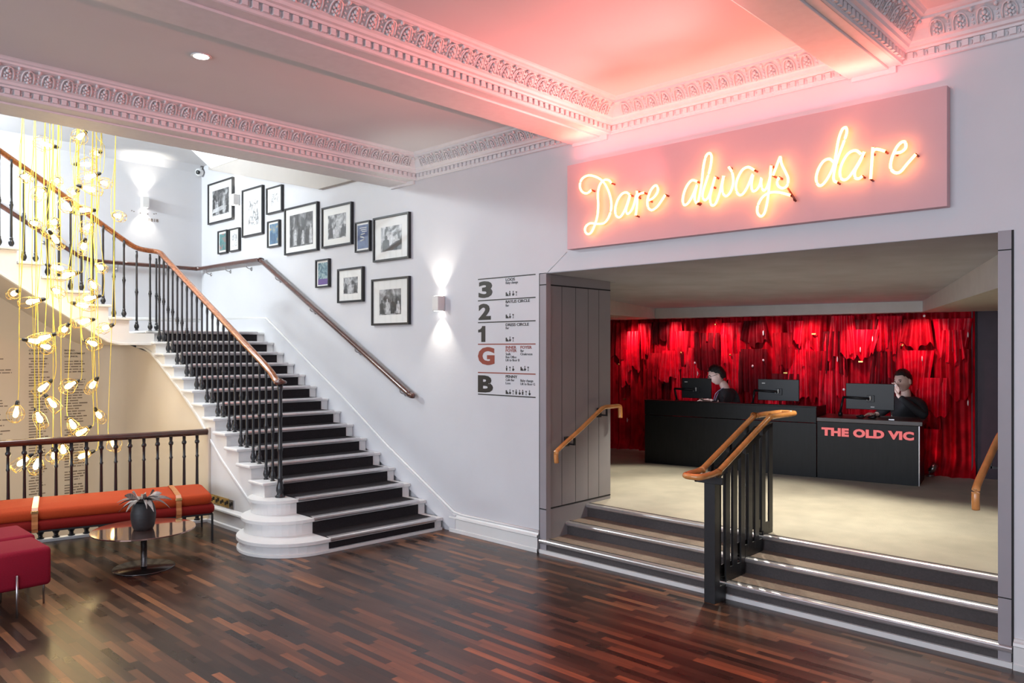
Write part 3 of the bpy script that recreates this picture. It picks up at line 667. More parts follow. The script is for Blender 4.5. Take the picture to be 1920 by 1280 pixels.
# ================================================================== seating group
def dirn(a): return Vector((math.sin(a), -math.cos(a), 0))
bd = Vector((-.276, -.961, 0)).normalized(); bn = Vector((bd.y, -bd.x, 0))     # along bench, towards the railing
B0 = Vector((-6.42, -1.655, 0)); BL = 1.92; BW = .60
bench = thing('bench', 'long orange upholstered bench with tan straps on thin black legs', 'bench', tuple(B0))
def bp_(s, t, z): return B0+bd*s+bn*t+Vector((0, 0, z))
def cushion(z0, z1, s0, s1, t0, t1, seg=14, puff=.012):
    mb = MB(); n = 5; rings = []; R = (z1-z0)/2
    # rounded slab: stack of inset rounded rectangles
    prof = [(R*.55, 0), (R*.2, .10*(z1-z0)), (0, .35*(z1-z0)), (0, .65*(z1-z0)), (R*.2, .9*(z1-z0)), (R*.55, z1-z0)]
    vs_ = []; 
    for ins, dz in prof:
        r = .05; a0, a1, c0, c1 = s0+ins, s1-ins, t0+ins, t1-ins
        for (cx, cy, st) in ((a1-r, c1-r, 0), (a0+r, c1-r, 1), (a0+r, c0+r, 2), (a1-r, c0+r, 3)):
            for k in range(5):
                an = PI/2*(st+k/4); vs_.append(bp_(cx+r*math.cos(an), cy+r*math.sin(an), z0+dz))
    m = 20; f = [(i*m+k, i*m+(k+1) % m, (i+1)*m+(k+1) % m, (i+1)*m+k) for i in range(len(prof)-1) for k in range(m)]
    o = len(vs_); vs_ += [bp_((s0+s1)/2, (t0+t1)/2, z0), bp_((s0+s1)/2, (t0+t1)/2, z1+.004)]
    f += [(o, (k+1) % m, k) for k in range(m)]+[(o+1, (len(prof)-1)*m+k, (len(prof)-1)*m+(k+1) % m) for k in range(m)]
    return mb.add(vs_, f, True)
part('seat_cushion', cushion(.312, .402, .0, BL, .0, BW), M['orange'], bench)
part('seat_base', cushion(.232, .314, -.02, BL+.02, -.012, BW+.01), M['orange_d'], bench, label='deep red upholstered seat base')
for s in (.27, 1.30):
    pr = [(-.004, .225), (-.004, .25), (-.022, .255), (-.020, .29), (-.010, .31), (-.012, .35), (.004, .388), (.03, .4075), (BW/2, .412), (BW-.03, .4075), (BW-.004, .388), (BW+.012, .35), (BW+.010, .31), (BW+.018, .29)]
    b = MB(); v = []
    for t, z in pr: v += [bp_(s-.021, t, z), bp_(s+.021, t, z)]
    pr2 = [(t+(.004 if t > BW/2 else -.004)*(1 if z < .40 else 0), z+(.004 if z > .38 else 0)) for t, z in pr]
    for t, z in pr2: v += [bp_(s-.021, t, z), bp_(s+.021, t, z)]
    n = len(pr); f = []
    for i in range(n-1):
        f += [(2*i, 2*i+1, 2*i+3, 2*i+2), (2*n+2*i, 2*n+2*i+2, 2*n+2*i+3, 2*n+2*i+1), (2*i, 2*i+2, 2*n+2*i+2, 2*n+2*i), (2*i+1, 2*n+2*i+1, 2*n+2*i+3, 2*i+3)]
    st_ = part('strap', b.add(v, f), M['tan'], bench)
    part('buckle', MB().obox(bp_(s-.025, -.006, .372), bd*.05, bn*-.008, Vector((0, 0, .020))), M['brass'], st_, bevel=.002)
b = MB()
for t in (.0, BW-.02): b.obox(bp_(0, t, .222), bd*BL, bn*.02, Vector((0, 0, .014)))
for s in (0, BL-.02): b.obox(bp_(s, 0, .222), bd*.02, bn*BW, Vector((0, 0, .014)))
part('frame', b, M['plastic'], bench)
for s, t in ((-.005, 0), (BL-.01, 0), (-.005, BW-.02), (BL-.01, BW-.02)):
    part('leg', MB().obox(bp_(s, t, 0), bd*.016, bn*.016, Vector((0, 0, .23))), M['plastic'], bench)
# ottomans
def rbox(x0, x1, y0, y1, z0, z1, r=.028, seg=3):
    mb = MB(); vs_ = []; rows = []
    for k in range(seg+1):
        a = PI/2*k/seg; rows.append((r*(1-math.sin(a)), z0+r*(1-math.cos(a))))
    rows += [(0, z1-r)]
    for k in range(1, seg+1):
        a = PI/2*k/seg; rows.append((r*(1-math.cos(a)), z1-r+r*math.sin(a)))
    for ins, z in rows:
        for (cx, cy, st) in ((x1-r, y1-r, 0), (x0+r, y1-r, 1), (x0+r, y0+r, 2), (x1-r, y0+r, 3)):
            for q in range(4):
                an = PI/2*(st+q/3); rr = max(r-ins, .001); vs_.append((cx+rr*math.cos(an), cy+rr*math.sin(an), z))
    m = 16; n = len(rows)
    f = [(i*m+k, i*m+(k+1) % m, (i+1)*m+(k+1) % m, (i+1)*m+k) for i in range(n-1) for k in range(m)]
    f += [list(range(m))[::-1], list(range((n-1)*m, n*m))]
    return mb.add(vs_, f, True)
for (x0, x1, y0, y1, lab) in ((-5.83, -5.44, -3.62, -3.155, 'raspberry red cube ottoman nearest the viewpoint at the left edge'), (-6.29, -5.875, -3.62, -3.13, 'raspberry red cube ottoman behind the nearer one, beside the orange bench')):
    t = thing('ottoman', lab, 'ottoman', ((x0+x1)/2, (y0+y1)/2, 0), 'raspberry cube ottomans')
    part('seat', rbox(x0, x1, y0, y1, .165, .405), M['rasp'], t)
    my = (y0+y1)/2+.04; mx = (x0+x1)/2
    for (x, y) in ((x1+.006, my), (x0-.006, my), (mx, y1+.006), (mx, y0-.006)):
        part('leg', MB().cyl((x, y, 0), (x, y, .26), .0065, n=8), M['steel'], t)
# table
TC = Vector((-6.0, -2.385, 0))
t = thing('coffee_table', 'round bronze mirror coffee table on a disc foot in front of the bench', 'table', tuple(TC))
part('table_top', MB().lathe(TC+Vector((0, 0, .284)), [(.355, 0), (.362, .002), (.362, .009), (.360, .011)], 64, smooth=False), M['bronze'], t)
part('column', MB().lathe(TC, [(.026, .010), (.022, .014), (.022, .276), (.05, .280), (.05, .284)], 20), M['darksteel'], t)
part('base', MB().lathe(TC, [(.216, 0), (.218, .004), (.214, .009), (.03, .013)], 56), M['darksteel'], t)
# vase with dried leaves
VC = TC+Vector((.015, -.01, .295))
t = thing('vase', 'black ceramic vase of dried grey leaves on the round table', 'vase', tuple(VC))
vz = [(.062, 0), (.068, .004), (.078, .03), (.087, .085), (.088, .12), (.080, .165), (.066, .200), (.062, .206), (.058, .205), (.066, .16), (.05, .03)]
part('pot', MB().lathe(VC, vz, 28), M['vase'], t)
rnd = random.Random(5)
def blade(mb, base, az, L, wd, droop, tw=0.0, rise=.6):
    d = Vector((math.cos(az), math.sin(az), 0)); s = Vector((-d.y, d.x, 0)); n = 9; v = []
    for k in range(n):
        u = k/(n-1); c = base+d*(L*u)+Vector((0, 0, L*(rise*u-droop*u*u)))
        ww = wd*math.sin(PI*min(1, u*.9+.08))**.8*(1-.25*u)
        sd_ = (s*math.cos(tw*u)+Vector((0, 0, 1))*math.sin(tw*u))
        v += [c-sd_*ww, c+Vector((0, 0, -.35*ww)), c+sd_*ww]
    f = []
    for k in range(n-1):
        a = 3*k; f += [(a, a+1, a+4, a+3), (a+1, a+2, a+5, a+4)]
    m = len(v); v2 = [p+Vector((0, 0, -.0015)) for p in v]
    mb.add(v+v2, f+[[q+m for q in reversed(g)] for g in f]+[(3*k, 3*k+3, m+3*k+3, m+3*k) for k in range(n-1)]+[(3*k+2, m+3*k+2, m+3*k+5, 3*k+5) for k in range(n-1)], True)
for k in range(22):
    mb = MB(); az = 2*PI*k/22+rnd.uniform(-.15, .15); hi = rnd.random()
    blade(mb, VC+Vector((0, 0, .19+.03*hi)), az, rnd.uniform(.10, .20), rnd.uniform(.010, .022), rnd.uniform(.5, 1.0), rnd.uniform(-1.2, 1.2), rnd.uniform(.55, .85))
    part('dried_leaf', mb, M['leaf'] if k % 3 else M['leaf2'], t)
for k in range(5):
    mb = MB(); blade(mb, VC+Vector((0, 0, .195)), .9+k*1.25, .13, .034, .5, 1.6*(-1)**k, 1.05); part('curled_leaf', mb, M['leaf'] if k % 2 else M['leaf2'], t)
# row of sockets
t = thing('socket_strip', 'row of brass floor sockets above the skirting at the end of the bench', 'sockets', (-6.9, -1.37, .23))
for k in range(5):
    x0 = -7.11+k*.092
    pl_ = part('socket_plate', MB().box(x0, x0+.082, -1.352, -1.331, .185, .268), M['brass'] if k < 4 else M['steel'], t, bevel=.003)
    part('switch', MB().box(x0+.012, x0+.034, -1.356, -1.35, .205, .235).box(x0+.046, x0+.068, -1.356, -1.35, .220, .250), M['plastic'], pl_)
# ================================================================== framed pictures
def art_mat(name, c0, c1, c2, scale, seed, bandx=None):
    m, nt, b = _new(name); N = nt.nodes; L = nt.links; b.inputs['Roughness'].default_value = .5
    tc = N.new('ShaderNodeTexCoord'); mp = N.new('ShaderNodeMapping'); L.new(tc.outputs['Object'], mp.inputs[0]); mp.inputs['Location'].default_value = (seed*3.7, seed, seed*1.3)
    n = N.new('ShaderNodeTexNoise'); n.inputs['Scale'].default_value = scale; n.inputs['Detail'].default_value = 5; n.inputs['Distortion'].default_value = 1.2; L.new(mp.outputs[0], n.inputs['Vector'])
    r = N.new('ShaderNodeValToRGB'); e = r.color_ramp.elements; e[0].position = .38; e[0].color = (*c0, 1); e[1].position = .66; e[1].color = (*c2, 1)
    k = e.new(.50); k.color = (*c1, 1); L.new(n.outputs['Fac'], r.inputs[0]); L.new(r.outputs[0], b.inputs['Base Color']); return m
def g(v): return (v, v, v*1.02)
FR = [  # x0, x1, z0, z1, image inset (l, r, b, t), colours, figures, label
 (-10.04, -9.338, 3.300, 3.838, (.17, .17, .19, .20), (g(.02), g(.10), g(.42)), 9, 5, 'tall framed crowd photo at the top left, nearest the security camera', 'b'),
 (-9.091, -8.577, 3.035, 3.625, (.30, .22, .22, .26), (g(.18), g(.38), g(.62)), 16, 0, 'tall framed faint pencil drawing right of the high wall light', 's'),
 (-8.486, -8.128, 3.250, 3.563, (.30, .27, .30, .27), (g(.22), (.36, .40, .34), g(.58)), 20, 0, 'small framed sketch with a tiny image, highest small frame', 's'),
 (-9.752, -9.498, 2.883, 3.183, (.14, .14, .14, .14), ((.03, .16, .17), (.10, .25, .24), (.38, .10, .09)), 14, 0, 'small framed teal programme cover, left one of the lowest pair', 'c'),
 (-9.440, -9.168, 2.885, 3.178, (.27, .27, .22, .22), (g(.12), (.28, .32, .34), g(.5)), 24, 0, 'small framed pale blue photo, right one of the lowest pair', 's'),
 (-8.462, -8.189, 2.850, 3.162, (.16, .16, .12, .12), ((.05, .11, .20), (.09, .20, .32), (.55, .42, .18)), 9, 0, 'small framed blue and yellow poster below the small sketch', 'c'),
 (-8.068, -7.370, 2.728, 3.266, (.15, .15, .15, .17), (g(.035), g(.09), g(.30)), 8, 6, 'large framed grey photo of seated people in the middle of the wall', 'g'),
 (-7.285, -6.723, 2.736, 3.178, (.20, .20, .20, .22), (g(.06), g(.30), g(.60)), 12, 3, 'framed black and white photo of three figures right of the largest grey photo', 'g'),
 (-6.661, -6.407, 2.638, 2.949, (.13, .13, .11, .11), ((.03, .06, .16), (.05, .09, .21), (.07, .12, .26)), 6, 0, 'small framed navy poster with white lettering bands', 'n'),
 (-6.348, -5.778, 2.513, 2.957, (.21, .21, .21, .24), (g(.04), g(.40), g(.70)), 9, 2, 'framed black and white photo with a dark piano shape, at the upper right', 'p'),
 (-7.407, -7.144, 2.315, 2.621, (.15, .15, .10, .12), ((.05, .12, .16), (.10, .20, .24), (.35, .45, .45)), 22, 0, 'small framed teal poster with a purple lower band, lowest of the middle', 'k'),
 (-6.982, -6.525, 2.131, 2.490, (.22, .22, .25, .27), (g(.05), g(.25), g(.55)), 12, 3, 'framed black and white photo under the navy poster', 'g'),
 (-6.375, -5.778, 1.880, 2.343, (.20, .22, .22, .24), (g(.03), g(.16), g(.50)), 7, 4, 'framed photo of dark standing figures, lowest and furthest right', 'd'),
]
for k, (x0, x1, z0, z1, ins, cc, nsc, nfig, lab, kind) in enumerate(FR):
    t = thing('picture_frame', lab, 'framed picture', ((x0+x1)/2, 0, z0), 'framed pictures above the stair handrail')
    fw = .020 if (x1-x0) > .45 else .016
    b = MB()
    b.box(x0, x0+fw, -.036, -.001, z0, z1).box(x1-fw, x1, -.036, -.001, z0, z1).box(x0+fw, x1-fw, -.036, -.001, z0, z0+fw).box(x0+fw, x1-fw, -.036, -.001, z1-fw, z1)
    part('frame', b, M['black'], t, bevel=.0015)
    part('mount', MB().box(x0+fw*.8, x1-fw*.8, -.020, -.004, z0+fw*.8, z1-fw*.8), M['paper'], t)
    W_, H_ = x1-x0, z1-z0; a0, a1, c0, c1 = x0+ins[0]*W_, x1-ins[1]*W_, z0+ins[2]*H_, z1-ins[3]*H_
    am = art_mat('print %d' % k, cc[0], cc[1], cc[2], nsc, k*2.3+1)
    if kind == 's': am = art_mat('print %d' % k, cc[0], g(.66), g(.74), nsc, k*2.3+1)
    pr = part('print', MB().box(a0, a1, -.0212, -.0198, c0, c1), am, t)
    r2 = random.Random(k)
    if nfig:
        for light in (0, 1):
            fg = MB()
            for q in range(nfig):
                if q % 2 != light: continue
                w_ = (a1-a0)/nfig*.75; cx = a0+(a1-a0)*(q+.5)/nfig; hh = (c1-c0)*r2.uniform(.45, .68); zb = c0+(c1-c0)*.04
                v = [(cx-w_*.5, zb), (cx+w_*.5, zb), (cx+w_*.42, zb+hh*.5), (cx+w_*.40, zb+hh*.72), (cx+w_*.16, zb+hh*.80)]+[(cx+w_*.19*math.cos(a), zb+hh*.90+w_*.22*math.sin(a)) for a in [PI*(-.2+1.4*i/6) for i in range(7)]]+[(cx-w_*.16, zb+hh*.80), (cx-w_*.40, zb+hh*.72), (cx-w_*.42, zb+hh*.5)]
                fg.slab([(min(max(x, a0), a1), -.0216, z) for x, z in v], (0, .0006, 0))
            if fg.v: part('printed_figures', fg, mat('figure tone %d%d' % (k, light), g(.45) if light else g(.03), .5, noise=.4, nscale=40), pr)
    if kind == 'n':
        fg = MB(); 
        for i, zz in enumerate((.86, .78, .70)): fg.box(a0+(a1-a0)*(.2+.1*i), a1-(a1-a0)*.15, -.0218, -.0212, c0+(c1-c0)*zz, c0+(c1-c0)*(zz+.025))
        fg.tube([(a0+(a1-a0)*x, -.0216, c0+(c1-c0)*z) for x, z in ((.7, .62), (.35, .60), (.3, .5), (.6, .46), (.65, .38), (.3, .33))], .006, 5)
        part('printed_bands', fg, M['paper'], pr)
    if kind == 'k':
        part('printed_band', MB().box(a0, a1, -.0218, -.0212, c0, c0+(c1-c0)*.26), mat('purple print', (.10, .04, .22), .5), pr)
    if kind == 'p':
        pk = MB().slab([(a0+(a1-a0)*x, -.0217, c0+(c1-c0)*z) for x, z in ((.05, .02), (.98, .03), (1.0, .42), (.72, .36), (.45, .22))], (0, .0005, 0))
        part('printed_shape', pk, mat('dark print shape', g(.03), .5, noise=.3), pr)
    if kind in 'bp':
        pk = MB().slab([(a0+(a1-a0)*x, -.0219, c0+(c1-c0)*z) for x, z in ((.0, .10), (.55, .16), (.9, .28), (.6, .34), (.05, .26))], (0, .0005, 0))
        if kind == 'b': part('printed_shape', pk, mat('light print shape', g(.5), .5, noise=.3), pr)
    part('glass', MB().box(x0+fw, x1-fw, -.0275, -.0265, z0+fw, z1-fw), M['glassp'], t)
# ================================================================== sconces
for (x, y, z, ax, lab) in ((-5.331, 0, 2.06, (0, -1), 'white up and down wall light between the pictures and the floor directory'), (-9.243, 0, 3.53, (0, -1), 'white up and down wall light between two framed pictures'), (XB, -.765, 3.53, (1, 0), 'white up and down wall light on the stairwell end wall')):
    t = thing('wall_light', lab, 'wall light', (x, y, z), 'up and down wall lights')
    n = Vector((ax[0], ax[1], 0)); s = Vector((-ax[1], ax[0], 0)); c = Vector((x, y, z))
    b = MB().obox(c-s*.042+n*.002-Vector((0, 0, .068)), s*.084, n*.085, Vector((0, 0, .136)))
    part('shade', b, M['white'], t, bevel=.006)
    for sg in (1, -1):
        part('lens', MB().obox(c-s*.030+n*.016+Vector((0, 0, sg*.0685)), s*.060, n*.055, Vector((0, 0, sg*.0012))), M['lamplens'], t)
# downlight fittings
for k, (x, y) in enumerate(DOWNLIGHTS):
    lab = 'round recessed ceiling downlight in the left ceiling bay' if k == 0 else 'round recessed ceiling downlight above or behind the viewpoint'
    t = thing('ceiling_downlight', lab, 'downlight', (x, y, 3.45), 'recessed downlights')
    part('bezel', MB().lathe((x, y, 3.444), [(.042, .006), (.056, .004), (.060, .0), (.052, -.003), (.042, .0)], 24), M['whiteplastic'], t)
    part('lens', MB().lathe((x, y, 3.441), [(.044, 0), (.044, .004)], 24), M['lamplens'], t)
# security camera
cc_ = Vector((-10.235, -.055, 4.03))
t = thing('security_camera', 'small white security camera in the top corner of the stairwell', 'camera', tuple(cc_))
part('mount', MB().cyl(cc_+Vector((-.02, .03, .08)), cc_+Vector((0, 0, .02)), .022, n=12), M['whiteplastic'], t)
part('housing', MB().ell(cc_, (.055, .055, .055), 16, 10), M['whiteplastic'], t)
part('lens', MB().lathe(cc_+Vector((.036, -.036, -.010)), [(.028, 0), (.028, .010), (.018, .016)], 14, axis=(.65, -.72, -.2)), M['plastic'], t)
# "1818" on the end wall
b = MB(); text_into(b, '1818', (XB+.001, -.70, 3.30), (0, 1, 0), (0, 0, 1), .055, .012, .002, 1.25)
b2 = MB()
for k in range(9):
    a = PI*(.15+.7*k/8); p = Vector((XB+.001, -.765+.17*-math.cos(a)*-1, 3.42-.035*math.sin(a)))
    if k in (0, 1, 3, 5, 7, 8): b2.obox(p, (.0015, 0, 0), (0, .014, 0), (0, 0, .010))
t = thing('wall_lettering', 'small dark numerals under an arc of tiny letters below the end wall light', 'lettering', (XB, -.70, 3.3))
part('numerals', b, M['donor'], t); part('arc_letters', b2, M['donor'], t)
# ================================================================== donor lettering
ds = thing('donor_lettering', 'three columns of small names lettered on the cream wall below the upper flight', 'lettering', (XT, -3, 0))
rl = random.Random(3)
def dcol(uL, uR, heads, v0, v1, gaps, name):
    """columns of small name lines on the wall plane x = XT"""
    hb = MB(); lb = MB()
    pL = on_x(uL, 800, XT+.002); pR = on_x(uR, 800, XT+.002); yL, yR = pL.y, pR.y
    dep = 9.0; k = 0
    for i, h in enumerate(heads):
        zz = EYE+(HOR-(v0+6+5.4*i))*dep/F_PX
        text_into(hb, h, (XT+.002, yL, zz), (0, 1, 0), (0, 0, 1), .025, .012, .001, 1.25)
    v = v0+5.4*len(heads)+9
    while v < v1:
        if not any(a <= v <= c for a, c in gaps):
            zz = EYE+(HOR-v)*dep/F_PX; y = yL+(0.02 if rl.random() < .2 else 0); ye = yL+(yR-yL)*rl.uniform(.55, .98)
            while y < ye:
                wl_ = rl.uniform(.03, .09); h_ = rl.uniform(.009, .013)
                lb.box(XT+.001, XT+.003, y, min(y+wl_, ye), zz, zz+h_); y += wl_+.010
        v += 4.75
    c_ = part(name+'_heading', hb, M['letters'], ds); part(name+'_names', lb, M['donor'], ds)['kind'] = 'stuff'
dcol(-72, 27, ['CORPORATE', 'PARTNERS'], 652, 805, ((684, 690), (704, 727), (738, 742)), 'left_column')
dcol(54, 95, ['CREATIVE', '& CHARITABLE'], 652, 912, ((720, 726), ), 'middle_column')
dcol(121, 166, ['BOARD', 'DEVELOPMENT', 'COUNCIL'], 652, 945, ((700, 706), (790, 797), (868, 873), (893, 899)), 'right_column')
# ================================================================== neon sign
NY = -.105
ns = thing('neon_sign', 'long white board with the glowing neon handwriting Dare always dare', 'neon sign', (-2.48, 0, 2.41))
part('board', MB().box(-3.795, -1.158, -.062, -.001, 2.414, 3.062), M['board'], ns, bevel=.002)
def NA(pts): return [(1040+x/3.555, 140+y/3.555) for x, y in pts]
def NB(pts): return [(1420+x/3.555, 140+y/3.555) for x, y in pts]
STROKES = [
 ('word_dare_capital', NA([(245, 768), (215, 790), (182, 778), (168, 740), (182, 695), (222, 672), (268, 678), (312, 702), (345, 745), (370, 810), (378, 880), (362, 945), (330, 988), (285, 994), (240, 990), (210, 1008), (202, 1038), (216, 1060), (240, 1055), (262, 1015), (284, 945), (290, 870), (288, 790), (302, 732), (330, 702), (362, 704), (378, 722)])),
 ('word_dare_capital', NA([(500, 800), (478, 785), (448, 795), (420, 835), (404, 890), (408, 935), (432, 950), (458, 920), (482, 865), (502, 800), (490, 850), (476, 900), (484, 926), (503, 915), (525, 875), (545, 800)])),
 ('word_dare_capital', NA([(548, 775), (550, 850), (540, 938)])), ('word_dare_capital', NA([(549, 815), (565, 795), (596, 786)])),
 ('word_dare_capital', NA([(628, 838), (660, 818), (686, 780), (684, 745), (664, 742), (636, 780), (618, 840), (624, 885), (648, 902), (682, 880), (715, 835), (737, 800)])),
 ('word_always', NA([(950, 712), (915, 704), (882, 740), (860, 795), (854, 845), (866, 868), (892, 852), (922, 800), (948, 735), (936, 790), (934, 835), (948, 858)])),
 ('word_always', NA([(955, 850), (968, 790), (982, 700), (992, 610), (1010, 540), (1034, 524), (1046, 550), (1036, 625), (1012, 705), (990, 775), (986, 815), (1002, 836), (1026, 812), (1050, 745)])),
 ('word_always', NA([(1070, 680), (1050, 750), (1036, 820), (1044, 866), (1070, 862), (1096, 800), (1116, 720), (1126, 675), (1116, 740), (1122, 790), (1144, 808), (1172, 780), (1190, 720), (1184, 655), (1160, 615)])),
 ('word_always', NA([(1330, 635), (1290, 616), (1250, 636), (1218, 695), (1208, 750), (1222, 795), (1252, 796), (1286, 745), (1320, 665), (1312, 730), (1318, 772), (1342, 770), (1366, 735), (1378, 690), (1376, 730), (1390, 770), (1412, 755), (1434, 690), (1443, 608)])),
 ('word_always', NB([(92, 606), (84, 690), (74, 790), (62, 870), (44, 928), (20, 942), (0, 915), (6, 865), (38, 812), (88, 785), (150, 785), (220, 803)])),
 ('word_always', NB([(104, 672), (122, 625), (146, 562), (154, 552), (162, 595), (186, 645), (205, 692), (198, 738), (170, 756), (140, 742), (132, 712), (146, 684)])),
 ('word_dare', NB([(512, 585), (480, 562), (440, 578), (406, 632), (392, 695), (408, 736), (438, 730), (474, 680), (506, 612), (524, 530), (542, 430), (566, 366), (590, 353), (596, 385), (574, 455), (544, 535), (520, 615), (508, 680), (514, 708), (532, 716)])),
 ('word_dare', NB([(692, 530), (655, 505), (606, 525), (566, 588), (550, 650), (562, 695), (598, 694), (645, 635), (690, 560), (712, 515), (684, 580), (652, 640), (652, 684), (676, 692), (700, 675)])),
 ('word_dare', NB([(770, 484), (764, 570), (755, 695)])), ('word_dare', NB([(766, 520), (790, 496), (852, 510)])),
 ('word_dare', NB([(918, 522), (958, 515), (988, 488), (986, 452), (962, 450), (928, 485), (898, 552), (888, 615), (912, 650), (952, 648), (998, 595), (1056, 530)])),
]
for nm, pts in STROKES:
    P3 = smooth_path([on_y(u, v, NY) for u, v in pts], 5)
    part(nm+'_tube', MB().tube(P3, .0082, 8), M['neon'], ns)
for nm, pts in STROKES:
    for (u, v) in (pts[0], pts[-1]):
        p = on_y(u, v, NY); part('tube_support', MB().cyl(p, (p.x, -.062, p.z-.004), .0065, n=6), M['neonend'], ns)
b = MB()
b.tube([on_y(*q, NY+.01) for q in NB([(203, 755), (235, 805), (258, 845)])], .006, 6); b.tube([on_y(*q, NY+.01) for q in NB([(210, 770), (240, 820), (246, 842)])], .004, 6)
part('tube_wire', b, M['neonend'], ns)
b = MB()
for x in (-3.4, -2.9, -2.4, -1.9, -1.5): b.box(x-.004, x+.004, -.0628, -.062, 2.42, 2.424)
# ================================================================== floor directory
dl = thing('floor_directory', 'floor directory lettered on the wall, from 3 at the top down to B', 'directory', (-4.5, 0, 1.24))
def C7(x, y): return (880+x/4.267, 480+y/4.267)
X0 = on_y(*C7(70, 187)).x; X1 = on_y(*C7(530, 187)).x
LZ = [on_y(*C7(70, y)).z for y in (187, 358, 532, 705, 930, 1103)]
b = MB(); br = MB()
for i, z in enumerate(LZ): part('rule', MB().box(X0, X1, -.002, 0, z-.0045, z+.0045), M['letterred'] if i in (3, 4) else M['letters'], dl, label='rust red rule' if i in (3, 4) else None)
XC1 = on_y(*C7(292, 600)).x; XC2 = on_y(*C7(410, 600)).x
for ch, ytop, ybot, xl, xr in (('3', 205, 338, 75, 185), ('2', 383, 512, 75, 172), ('1', 560, 687, 72, 128), ('G', 727, 870, 70, 202), ('B', 952, 1088, 70, 190)):
    zt = on_y(*C7(75, ytop)).z; zb = on_y(*C7(75, ybot)).z; a = on_y(*C7(xl, 600)).x; c = on_y(*C7(xr, 600)).x
    mb = MB()
    if ch == '1': mb.slab([(.45, 0, 0), (1, 0, 0), (1, 0, 1), (.58, 0, 1), (.50, 0, .90), (.30, 0, .80), (0, 0, .77), (0, 0, .60), (.45, 0, .62)], (0, .002, 0))
    else: text_into(mb, ch, (0, 0, 0), (1, 0, 0), (0, 0, 1), 1.0, .045, .002)
    xs_ = [p.x for p in mb.v]; zs_ = [p.z for p in mb.v]; ys_ = [p.y for p in mb.v]
    mb.v = [Vector((a+(p.x-min(xs_))/(max(xs_)-min(xs_))*(c-a), -.0025 if p.y < (min(ys_)+max(ys_))/2 else -.0002, zb+(p.z-min(zs_))/(max(zs_)-min(zs_))*(zt-zb))) for p in mb.v]
    part('numeral' if ch in '321' else 'letter', mb, M['letterred'] if ch == 'G' else M['letters'], dl, label=('rust red letter G' if ch == 'G' else None))
def T7(mb, s, x, y, size, bold=0, xs=1.0):
    p = on_y(*C7(x, y)); xx = XC1 if x < 350 else XC2
    text_into(mb, s, (xx, -.0005, p.z), (1, 0, 0), (0, 0, 1), size, bold, .0015, xs)
tb = MB(); tr = MB(); ts = MB()
for s, x, y, red in (('LOOS', 292, 200, 0), ('BAYLIS CIRCLE', 292, 376, 0), ('DRESS CIRCLE', 292, 560, 0), ('INNER', 292, 740, 1), ('FOYER', 292, 766, 1), ('FOYER', 410, 740, 1), ('PENNY', 292, 973, 0)):
    T7(tr if red else tb, s, x, y, .033, .022, 1.28)
for s, x, y in (('Baby change', 292, 224), ('Bar', 292, 404), ('Bar', 292, 584), ('Stalls', 292, 792), ('Box Office', 292, 816), ('Lift to floor B', 292, 840), ('Bar', 410, 766), ('Cloakroom', 410, 792), ('Cafe Bar', 292, 998), ('Loos', 292, 1024), ('Baby change', 410, 1004), ('Lift to floor G', 410, 1030)):
    T7(ts, s, x, y, .029, .002)
part('headings', tb, M['letters'], dl); part('red_headings', tr, M['letterred'], dl, label='rust red headings'); part('small_lettering', ts, M['letters'], dl)
ic = MB()
def icon(kind, x, z):
    if kind == 's': ic.slab([(x, -.002, z), (x+.034, -.002, z), (x+.034, -.002, z+.010), (x+.024, -.002, z+.010), (x+.024, -.002, z+.020), (x+.013, -.002, z+.020), (x+.013, -.002, z+.032), (x, -.002, z+.032)], (0, .002, 0))
    elif kind == 'p':
        ic.ell((x+.010, -.001, z+.036), (.006, .0015, .006), 8, 5); ic.slab([(x+.004, -.002, z), (x+.016, -.002, z), (x+.018, -.002, z+.027), (x+.002, -.002, z+.027)], (0, .002, 0))
    elif kind == 'w':
        ic.ell((x+.012, -.001, z+.036), (.005, .0015, .005), 8, 5); ic.ell((x+.012, -.001, z+.010), (.011, .0015, .011), 10, 5); ic.box(x+.009, x+.014, -.002, 0, z+.012, z+.032); ic.box(x+.012, x+.026, -.002, 0, z+.010, z+.015)
    else:
        ic.slab([(x+.002, -.002, z+.034), (x+.020, -.002, z+.034), (x+.012, -.002, z+.016)], (0, .002, 0)); ic.box(x+.010, x+.013, -.002, 0, z, z+.017); ic.box(x+.004, x+.019, -.002, 0, z, z+.003)
for y, x, ks in ((322, 292, 'spwg'), (500, 292, 'swg'), (684, 292, 'swg'), (918, 292, 'pgw'), (918, 410, 'swg'), (1104, 292, 'swgpwpgw')):
    p = on_y(*C7(x, y)); xx = XC1 if x < 350 else XC2
    for i, k_ in enumerate(ks): icon(k_, xx+.037*i, p.z+.002)
part('pictograms', ic, M['letters'], dl)
# ================================================================== handrails at the foyer steps
ch = thing('centre_handrail', 'black slatted balustrade with a looped orange oak rail dividing the foyer steps', 'handrail', (-2.5, -.1, 0))
XL_, XR_ = -2.57, -2.45; SL_, SR_ = -2.545, -2.480
lp = [(XL_, -.19, .855), (XL_, -.10, .885), (XL_, .53, 1.145), (XL_, .60, 1.162), (XL_, .93, 1.162), (XL_+.02, 1.0, 1.162), (XR_-.02, 1.0, 1.162), (XR_, .93, 1.162), (XR_, .60, 1.162), (XR_, .53, 1.145), (XR_, -.10, .885), (XR_, -.19, .855), (XR_, -.34, .848), (XR_-.02, -.395, .848), (XL_+.02, -.395, .848), (XL_, -.34, .848)]
part('rail', MB().tube(smooth_path(lp, 4, closed=True), .020, 10, closed=True), M['oak'], ch)
def rz(y): return .885+(y+.10)*.4127 if y < .55 else 1.162
slats = [-.135, .005, .105, .215, .325, .425, .525, .640]
def stepz(y): return 0 if y < -.02 else .113 if y < .25 else .218 if y < .52 else .3225
